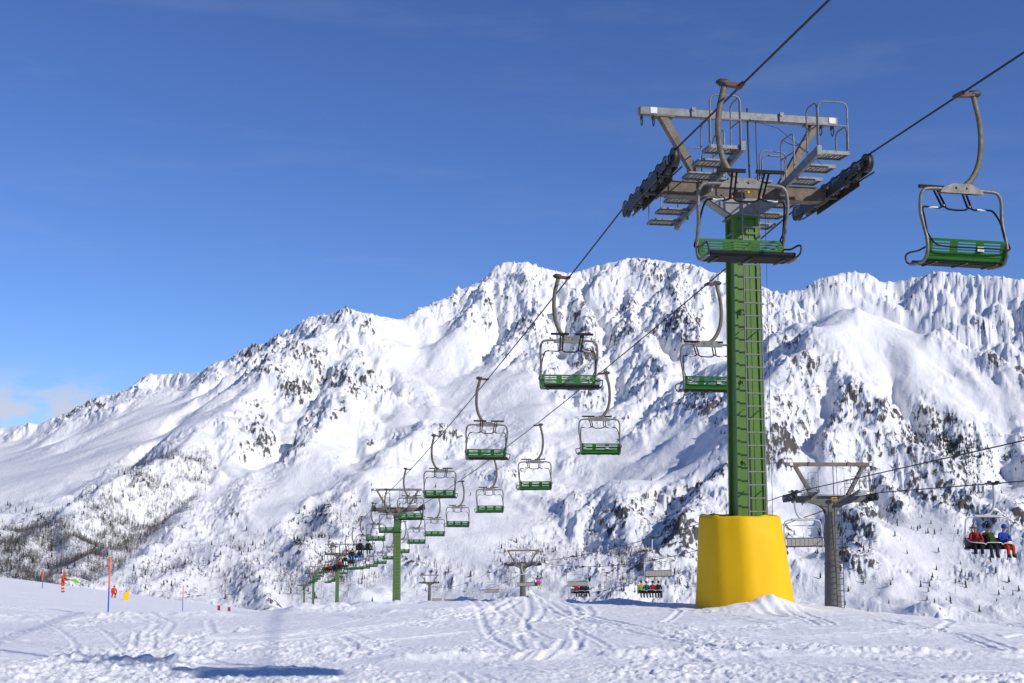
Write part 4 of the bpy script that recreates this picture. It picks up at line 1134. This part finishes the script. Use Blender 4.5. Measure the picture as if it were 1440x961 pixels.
def grey_bar(root, down):
    T = Matrix.Translation((GOFF, 0, 0))
    if down:
        pts = curve([(-0.98, -0.1, -2.25), (-1.0, 0.25, -2.42), (-0.92, 0.46, -2.47), (-0.5, 0.50, -2.50), (-0.38, 0.5, -2.56), (-0.3, 0.5, -2.48), (0.3, 0.5, -2.48), (0.38, 0.5, -2.56), (0.5, 0.5, -2.50), (0.92, 0.46, -2.47), (1.0, 0.25, -2.42), (0.98, -0.1, -2.25)], 3)
        MB().tube(pts, 0.022, 6).move(T).build('restraint_bar', M_SILVER, root)
    else:
        MB().tube(curve([(-0.97, -0.1, -2.25), (-0.92, 0.2, -1.85), (-0.6, 0.3, -1.72), (0.6, 0.3, -1.72), (0.92, 0.2, -1.85), (0.97, -0.1, -2.25)], 3), 0.018, 6).move(T).build('restraint_bar', M_SILVER, root)
GLY = [62.5, 89.0, 116.0, 144.5, 172.0, 200.5, 228.0, 256.0]
GRY = [52.2, 78.0, 104.8, 132.2, 159.5, 186.5, 213.5, 241.0, 268.0]
g1 = ['empty grey chair of the far lift, half hidden behind the yellow footing'] + ['empty grey far-lift chair seen from behind, %s in its row' % ORD[k + 1] for k in range(7)]
g2 = ['grey chair of the far lift at the right edge carrying three riders', 'grey chair of the far lift hidden behind the yellow footing', 'grey chair of the far lift carrying four riders left of the yellow footing',
      'grey chair of the far lift carrying three dark riders just over the crest', 'grey chair of the far lift beside the middle grey pylon, with one pink rider'] + \
     ['small grey far-lift chair facing us, %s after the pink rider' % ORD[k] for k in range(4)]
glch, gp2 = chair_set(grey, -1, GLY, 1, grey_chair_parts, g1, 'chairs of the grey lift')
grch, _ = chair_set(grey, 1, GRY, -1, None, g2, 'chairs of the grey lift', gp2)
for o in glch: grey_bar(o, False)
for k, o in enumerate(grch): grey_bar(o, k in (0, 2, 3))

def sit_on(ch, d, x, label, z=-2.69, y=0.06, rz=0.0, group='riders on the lifts'):
    M = Matrix.LocRotScale(ch.location, ch.rotation_euler.to_quaternion(), None)
    if z > -3: x += GOFF
    p = M @ Vector((x, y, z - 0.02))
    return place_person(d, label, p, ch.rotation_euler.z + rz, group)
BK, NV, RD, BL, OR, TL, WH, CYB, YG, PK, GN = (0.012, 0.012, 0.014), (0.015, 0.02, 0.06), (0.26, 0.014, 0.014), (0.016, 0.045, 0.30), (0.42, 0.035, 0.012), (0.015, 0.10, 0.13), (0.7, 0.7, 0.7), (0.03, 0.20, 0.5), (0.26, 0.30, 0.02), (0.6, 0.03, 0.3), (0.25, 0.7, 0.03)
# local +x of a chair that faces us is the photograph's left
R_red = rider_parts(SIT_B, RD, BK, (0.25, 0.24, 0.23), boots=(0.45, 0.45, 0.45), kind='bobble')
R_blk = rider_parts(SIT_A, (0.02, 0.02, 0.022), (0.02, 0.022, 0.03), BK, kind='bobble', pack=(0.035, 0.06, 0.012)); R_blk['front_pack'] = True
R_blu = rider_parts(dict(SIT_A, arm_l=((-0.28, 0.12, 0.22), (0.02, 0.28, 0.24)), arm_r=((0.28, 0.12, 0.22), (-0.02, 0.30, 0.20))), BL, OR, (0.02, 0.05, 0.4), kind='helmet')
sit_on(grch[0], R_red, 0.58, 'rider in red jacket, grey hat and black trousers on the right-edge chair', rz=-0.35)
sit_on(grch[0], R_blk, 0.02, 'rider in black with a dark green backpack in front, middle of three')
sit_on(grch[0], R_blu, -0.70, 'rider in bright blue jacket and orange-red trousers on the right-edge chair', rz=0.1)
v_dark = rider_parts(SIT_A, BK, BK, BK); v_red = rider_parts(SIT_A, RD, BK, BK); v_teal = rider_parts(SIT_B, TL, BK, (0.3, 0.05, 0.05)); v_yel = rider_parts(SIT_A, YG, BK, (0.05, 0.05, 0.05))
v_blue = rider_parts(SIT_A, BK, CYB, BK); v_pink = rider_parts(SIT_A, PK, GN, (0.6, 0.05, 0.3)); v_white = rider_parts(SIT_B, BK, (0.75, 0.75, 0.78), BK); v_navy = rider_parts(SIT_B, NV, BK, (0.02, 0.1, 0.4))
for x, d, lb in ((0.76, v_yel, 'rider in yellow-green jacket, leftmost of four on the chair beside the yellow footing'), (0.26, v_teal, 'rider in teal jacket, second from left of four on one chair'),
                 (-0.26, v_red, 'rider in red jacket, third from left of four on one chair'), (-0.76, v_dark, 'rider in black, rightmost of four on the chair beside the yellow footing')):
    sit_on(grch[2], d, x, lb)
for x, d, lb in ((0.35, v_red, 'rider in dark red, leftmost of three on the chair just over the crest'), (-0.22, v_dark, 'rider in black in the middle of three on the chair over the crest'),
                 (-0.75, v_navy, 'rider with blue helmet, rightmost of three on the chair over the crest')):
    sit_on(grch[3], d, x, lb)
sit_on(grch[4], v_pink, -0.6, 'rider in pink jacket and lime trousers beside the middle grey pylon')
sit_on(grch[6], v_blue, 0.2, 'far rider in bright blue by the small grey pylon')
zs = -3.175; ys_ = 0.16
pairs = [(v_dark, v_dark, 'in black'), (v_blue, v_blue, 'in bright blue trousers'), (v_white, v_dark, 'in black and white'), (v_red, v_dark, 'in red and black'), (v_navy, v_dark, 'in dark blue'),
         (v_red, v_navy, 'in red and navy'), (v_dark, v_navy, 'in dark clothes'), (v_red, v_dark, 'in dark red')]
for k, (a, b_, txt) in enumerate(pairs):
    ch = lchairs[8 + k]
    for d, x, sd in ((a, 0.42, 'left'), (b_, -0.38, 'right')):
        sit_on(ch, d, x, '%s rider of the pair %s on the %s loaded green chair' % (sd, txt, ORD[k]), z=zs, y=ys_)

# ------------------------------------------------------------------ the piste on the left: poles, workers, pads, flags, sign
M_PO = mat('fluorescent_orange_pole', (0.85, 0.14, 0.04), 0.45, scale=20); M_PB = mat('blue_pole', (0.03, 0.12, 0.55), 0.45, scale=20)
M_PW = mat('pale_pole', (0.6, 0.62, 0.68), 0.5, scale=20); M_PR = mat('red_fabric', (0.30, 0.04, 0.06), 0.7, scale=20)
def spot(px, Y, py=850): 
    x = float(u_of(px, py)) * Y
    return Vector((x, Y, gz(x, Y)))
def piste_pole(px, Y, h, label, top=M_PO, low=M_PB, split=0.52, lean=0.0, r=0.018):
    p = spot(px, Y)
    o = thing('piste_pole', label, 'pole', p, 0, 'piste marker poles')
    o.rotation_euler = (0, lean, 0)
    MB().tube([(0, 0, -0.25), (0, 0, h * split)], r, 8).build('lower_tube', low, o)
    MB().tube([(0, 0, h * split), (0, 0, h * 0.985), (0, 0, h)], [r * 1.12, r * 1.12, r * 0.5], 8).build('upper_tube', top, o)
piste_pole(152.5, 34.0, 1.76, 'tall orange over blue piste pole nearest us on the left', r=0.021)
piste_pole(257, 60.0, 1.42, 'orange over dark blue piste pole right of the tall one', r=0.02)
piste_pole(58.5, 120.0, 1.62, 'small orange and blue piste pole left of the standing worker', r=0.04)
piste_pole(131, 128.0, 1.5, 'faint pale piste pole between the worker and the tall pole', top=M_PW, low=M_PW, r=0.035)
piste_pole(300.5, 62.0, 0.18, 'short red stub marker at the right end of the piste', top=M_PO, low=M_PO, r=0.03)
piste_pole(265, 60.0, 0.12, 'stubby dark blue marker at the foot of the second pole', top=M_PB, low=M_PB, r=0.05)

ORG = (0.55, 0.06, 0.008)
def bands(o, J, pairs_):
    for a, b_, t, r in pairs_:
        c = J[a].lerp(J[b_], t); d = (J[b_] - J[a]).normalized()
        MB().tube([c - d * 0.035, c + d * 0.035], r, 10, caps=False).build('reflective_band', M_WHITE, o)
stand = dict(kind='stand', pelvis=(0, 0, 0.92), lean=(0, 0.06, 0), head=(0, 0.03, -0.01), arm_l=((-0.27, 0.12, 0.18), (-0.12, 0.42, 0.16)), arm_r=((0.27, 0.16, 0.16), (0.12, 0.44, 0.10)),
             leg_l=((-0.12, 0.03, -0.44), (-0.13, -0.02, -0.82), (-0.14, 0.14, -0.88)), leg_r=((0.12, 0.04, -0.44), (0.13, 0.03, -0.82), (0.14, 0.19, -0.88)))
wk = rider_parts(stand, ORG, ORG, (0.75, 0.10, 0.01), boots=(0.25, 0.06, 0.03), gloves=(0.03, 0.03, 0.03))
wp = spot(87, 106.0)
worker = place_person(wk, 'person standing in orange workwear with white reflective bands on the left piste', wp, math.radians(-98), 'piste workers')
bands(worker, wk['J'], [('knl', 'anl', 0.0, 0.092), ('knr', 'anr', 0.0, 0.092), ('knl', 'anl', 0.75, 0.085), ('knr', 'anr', 0.75, 0.085)])
Rw = Matrix.Rotation(math.radians(-98), 4, 'Z')
sh = thing('snow_shovel', 'lime green shovel on a black shaft held out by the standing worker', 'shovel', wp + Rw @ Vector((0.0, 0.44, 1.05)), math.radians(-98))
MB().tube([(0.0, -0.30, 0.16), (0.0, 0.62, -0.10)], 0.035, 8).build('shaft', M_BLACK, sh)
MB().add([(-0.24, 0.45, -0.04), (0.24, 0.45, -0.04), (0.20, 1.05, -0.26), (-0.20, 1.05, -0.26), (-0.26, 0.48, 0.12), (0.26, 0.48, 0.12), (-0.24, 0.75, -0.02), (0.24, 0.75, -0.02)],
         [(0, 1, 2, 3), (0, 3, 6, 4), (1, 5, 7, 2), (0, 4, 5, 1)]).build('blade', mat('lime_plastic', (0.30, 0.62, 0.02), 0.4, scale=8), sh)
bend = dict(kind='stand', pelvis=(0, 0, 0.50), lean=(0, 0.14, -0.02), head=(0, 0.05, -0.04), arm_l=((-0.27, 0.22, 0.14), (-0.18, 0.36, -0.04)), arm_r=((0.27, 0.22, 0.14), (0.18, 0.36, -0.04)),
            leg_l=((-0.15, 0.28, -0.06), (-0.15, 0.02, -0.40), (-0.15, 0.18, -0.47)), leg_r=((0.15, 0.28, -0.06), (0.15, 0.02, -0.40), (0.15, 0.18, -0.47)))
wk2 = rider_parts(bend, ORG, ORG, (0.75, 0.10, 0.01), boots=(0.2, 0.05, 0.03))
p2 = spot(159, 124.0)
place_person(wk2, 'person in orange workwear stooping behind the tall pole on the left piste', p2, math.radians(-150), 'piste workers')
p3 = spot(177, 118.0)
pad = thing('safety_pad', 'yellow crash pad standing on the piste right of the tall pole', 'safety pad', p3, 0.35)
MB().add([(-0.24, -0.14, -0.1), (0.24, -0.14, -0.1), (0.24, 0.14, -0.1), (-0.24, 0.14, -0.1), (-0.24, -0.14, 0.68), (0.24, -0.14, 0.92), (0.24, 0.14, 0.92), (-0.24, 0.14, 0.68)],
         [(3, 2, 1, 0), (4, 5, 6, 7), (0, 1, 5, 4), (1, 2, 6, 5), (2, 3, 7, 6), (3, 0, 4, 7)]).build('cushion', M_YELLOW, pad)
MB().tube([(0.0, 0.16, -0.2), (0.0, 0.16, 1.0)], 0.03, 6).build('post', M_DARK, pad)
for px, Y, lb in ((309.5, 96.0, 'small red flag panel, left of two beyond the piste'), (324.0, 94.0, 'small red flag panel, right of two beyond the piste')):
    p = spot(px, Y); f = thing('flag', lb, 'flag', p, 0.1, 'red flags beyond the piste')
    gzz = 0.30
    MB().tube([(0, 0, -0.4), (0, 0, gzz + 0.34)], 0.014, 6).build('pole', M_DARK, f)
    vs = []; n = 5
    for k in range(n):
        for z in (gzz - 0.1, gzz + 0.28): vs.append((-0.02 - 0.18 * k / (n - 1) + 0.05 * (z - gzz), 0.02 * math.sin(k * 1.7), z + 0.04 * k / (n - 1)))
    fs = [(2 * k, 2 * k + 1, 2 * k + 3, 2 * k + 2) for k in range(n - 1)]
    o = MB().add(vs, fs, True).build('cloth', M_PR, f); o.modifiers.new('t', 'SOLIDIFY').thickness = 0.012
p = spot(375.5, 58.0); sg = thing('direction_sign', 'yellow direction boards on a thin post behind the crest at left', 'sign', p, 0.05)
MB().tube([(0, 0, -0.6), (0, 0, 0.62)], 0.022, 6).build('post', M_DARK, sg)
M_SGN = mat('faded_yellow_board', (0.55, 0.42, 0.14), 0.6, wear=(0.4, 0.3, 0.1), scale=20)
MB().prism([(-0.17, 0.50), (0.14, 0.50), (0.20, 0.545), (0.14, 0.59), (-0.17, 0.59)], 'y', 0.02).move(Matrix.Translation((0, -0.035, 0))).build('board', M_SGN, sg)
MB().prism([(-0.19, 0.40), (0.06, 0.40), (0.06, 0.47), (-0.19, 0.47)], 'y', 0.02).move(Matrix.Translation((0, -0.035, 0))).build('board', M_SGN, sg)
# ------------------------------------------------------------------ trees on the mountain side
M_LARCH = mat('bare_larch_bark', (0.11, 0.095, 0.088), 0.9, wear=(0.17, 0.15, 0.14), wear_amt=0.6, scale=0.4)
M_PINE = mat('dark_needles', (0.020, 0.030, 0.022), 0.85, wear=(0.05, 0.055, 0.05), wear_amt=0.6, scale=0.5)

def larch_template(r, branches=17):
    """bare winter larch, 1 m tall: tapering trunk, drooping limbs getting shorter towards the tip"""
    V = []; F = []
    lean = r.uniform(-0.03, 0.03, 2)
    for k in range(3):
        a = k * 2.094; V.append((0.012 * math.cos(a), 0.012 * math.sin(a), -0.08))
    V.append((lean[0], lean[1], 1.0)); F += [(0, 1, 3), (1, 2, 3), (2, 0, 3)]
    for k in range(branches):
        t = 0.16 + 0.80 * (k + r.uniform(0, 1)) / branches
        a = r.uniform(0, 6.283); L = (0.24 * (1 - t) + 0.04) * r.uniform(0.6, 1.25); rise = r.uniform(-0.05, 0.05)
        b = len(V); c, s = math.cos(a), math.sin(a)
        w = 0.008 + 0.009 * r.random()
        V += [(lean[0] * t, lean[1] * t, t - w), (lean[0] * t, lean[1] * t, t + w), (lean[0] * t + c * L, lean[1] * t + s * L, t + rise), (lean[0] * t + c * L * 0.6 - s * 0.05, lean[1] * t + s * L * 0.6 + c * 0.05, t + rise * 0.5 - 0.03)]
        F += [(b, b + 2, b + 1), (b, b + 3, b + 2)]
    return np.array(V, float), F

def pine_template(r):
    """snow-country conifer, 1 m tall: ragged tiers of drooping boughs"""
    V = []; F = []
    tiers = 6
    for t in range(tiers):
        z1 = 0.10 + 0.15 * t; rad = (0.21 - 0.028 * t) * r.uniform(0.85, 1.15); top = min(z1 + 0.26, 1.0) if t < tiers - 1 else 1.0
        n = 7; b = len(V); ph = r.uniform(0, 6)
        V.append((r.uniform(-.01, .01), r.uniform(-.01, .01), top))
        for k in range(n):
            a = ph + 2 * math.pi * k / n; q = rad * r.uniform(0.6, 1.25)
            V.append((q * math.cos(a), q * math.sin(a), z1 + r.uniform(-0.03, 0.04)))
        F += [(b, b + 1 + k, b + 1 + (k + 1) % n) for k in range(n)]
    return np.array(V, float), F

# where the trees grow: stands seen on the slope (photograph ellipse, tilt, density, share of evergreens)
vis = FZ / FY
run = np.maximum.accumulate(vis, axis=0)
seen = vis >= run - 0.0025
upx = CX + F_PX * FU * 0.995; upy = HORIZON - F_PX * vis
stands = [(50, 792, 170, 62, -0.25, 3.6, 0.03), (170, 735, 170, 56, -0.62, 2.8, 0.04), (250, 670, 80, 34, -0.6, 0.6, 0.2), (30, 730, 50, 20, -0.4, 0.25, 0.2), (255, 800, 90, 30, -0.2, 0.5, 0.1), (370, 790, 70, 50, -0.5, 0.35, 0.2), (470, 745, 70, 50, -0.3, 0.55, 0.15),
          (450, 810, 90, 36, 0, 0.6, 0.15), (600, 810, 60, 26, 0, 0.4, 0.1), (740, 790, 50, 46, 0, 0.55, 0.15), (890, 800, 48, 48, 0, 0.95, 0.05), (830, 760, 60, 40, 0, 0.25, 0.3), (960, 810, 60, 40, 0, 0.35, 0.2),
          (1345, 632, 44, 20, 0.3, 3.0, 0.98), (1395, 655, 60, 30, 0, 0.7, 0.95), (1300, 618, 40, 18, 0.2, 0.8, 0.95), (1250, 650, 40, 14, 0.2, 0.4, 0.95), (1180, 775, 60, 60, 0, 0.16, 0.5), (1270, 820, 90, 30, 0, 0.14, 0.6), (1390, 810, 80, 40, 0, 0.12, 0.6), (1310, 720, 120, 60, 0, 0.05, 0.7), (1010, 600, 24, 14, 0, 0.12, 0.9)]
dens = np.zeros_like(FZ); ever = np.zeros_like(FZ) + 0.5
for ex, ey, rx, ry, tilt, w, e in stands:
    ca, sa = math.cos(tilt), math.sin(tilt)
    q = np.hypot(((upx - ex) * ca + (upy - ey) * sa) / rx, (-(upx - ex) * sa + (upy - ey) * ca) / ry)
    d = w * sstep(1.15, 0.5, q)
    ever = np.where(d > dens, e, ever); dens = np.maximum(dens, d)
dens = dens * (0.25 + 0.75 * sstep(-0.15, 0.30, fbm(FX / 60, FY / 60, 3, 501) + 0.12)) + 0.003 * sstep(600, 760, upy)
dens = dens * seen * (upy < 862) * (upy > 560) * (upx > -60) * (upx < 1500)
area = np.gradient(FX, axis=1) * np.gradient(FY, axis=0)
wts = (dens * area).ravel(); N_TREES = 11000
pick = rng.choice(len(wts), N_TREES, p=wts / wts.sum())
pxy = np.stack([FX.ravel()[pick] + rng.uniform(-1.5, 1.5, N_TREES), FY.ravel()[pick] + rng.uniform(-3, 3, N_TREES), FZ.ravel()[pick]], -1)
is_ever = rng.random(N_TREES) < ever.ravel()[pick]
hgt = np.where(is_ever, rng.uniform(4.0, 9.0, N_TREES), rng.uniform(5.0, 11.5, N_TREES))
size_px = hgt / pxy[:, 1]
order = np.argsort(-size_px)
larches = [larch_template(rng) for _ in range(10)]; pines = [pine_template(rng) for _ in range(8)]
own = order[:60]; rest = order[60:]
for evergreen, name, material, label, tmpl in ((False, 'larch_forest', M_LARCH, 'bare larch trees scattered in stands over the mountain side', larches), (True, 'pine_scrub', M_PINE, 'dark evergreen trees and scrub dotted over the mountain side', pines)):
    idx = [i for i in rest if is_ever[i] == evergreen]
    vs = []; loops = []; base_n = 0
    for q, (V, Fc) in enumerate(tmpl):
        ids = np.array([i for k, i in enumerate(idx) if k % len(tmpl) == q])
        if not len(ids): continue
        a = rng.uniform(0, 6.283, len(ids)); c, s = np.cos(a), np.sin(a); h = hgt[ids]
        X = (V[None, :, 0] * c[:, None] - V[None, :, 1] * s[:, None]) * h[:, None] + pxy[ids, 0][:, None]
        Yv = (V[None, :, 0] * s[:, None] + V[None, :, 1] * c[:, None]) * h[:, None] + pxy[ids, 1][:, None]
        Z = V[None, :, 2] * h[:, None] + pxy[ids, 2][:, None]
        vs.append(np.stack([X, Yv, Z], -1).reshape(-1, 3))
        f = np.array(Fc); loops.append((f[None] + (np.arange(len(ids)) * len(V))[:, None, None]).reshape(-1, 3) + base_n)
        base_n += len(ids) * len(V)
    vs = np.concatenate(vs); fs = np.concatenate(loops)
    me = bpy.data.meshes.new(name); me.vertices.add(len(vs)); me.vertices.foreach_set('co', vs.astype(np.float32).ravel())
    me.loops.add(fs.size); me.loops.foreach_set('vertex_index', fs.astype(np.int32).ravel())
    me.polygons.add(len(fs)); me.polygons.foreach_set('loop_start', np.arange(0, fs.size, 3, dtype=np.int32)); me.update(calc_edges=True)
    me.materials.append(material)
    o = bpy.data.objects.new(name, me); C.objects.link(o); o['kind'] = 'stuff'; o['label'] = label; o['category'] = 'trees'
tr_cache = {}
for n, i in enumerate(own):
    e = bool(is_ever[i]); key = (e, n % 6)
    if key not in tr_cache:
        V, Fc = (pines if e else larches)[n % 6]
        k = MB(); V = V.tolist()
        if e:
            k.add(V, Fc); crown = k.mesh('crown', M_PINE); trunk = MB().tube([(0, 0, -0.06), (0, 0, 0.6)], [0.022, 0.008], 5).mesh('trunk', M_LARCH)
        else:
            k.add(V[4:], [tuple(q - 4 for q in f) for f in Fc[3:]]); crown = k.mesh('crown', M_LARCH); trunk = MB().tube([(0, 0, -0.08), (V[3][0] * 0.5, V[3][1] * 0.5, 0.5), tuple(V[3])], [0.018, 0.011, 0.002], 5).mesh('trunk', M_LARCH)
        tr_cache[key] = (crown, trunk)
    crown, trunk = tr_cache[key]
    tpx = CX + F_PX * pxy[i, 0] / pxy[i, 1]
    where = 'in the dark stand on the lower left slope' if tpx < 330 else 'on the slope behind the far green pylons' if tpx < 590 else 'on the slope behind the middle grey pylon' if tpx < 800 \
        else 'in the grove just left of the yellow footing' if tpx < 990 else 'on the slope right of the yellow footing'
    t = thing('pine_tree' if e else 'larch_tree', ('dark evergreen tree ' if e else 'bare larch tree ') + where, 'tree', pxy[i], float(rng.uniform(0, 6.28)),
              ('evergreens ' if e else 'bare larches ') + where)
    t.scale = (float(hgt[i]),) * 3
    put(trunk, 'trunk', t); put(crown, 'crown', t)
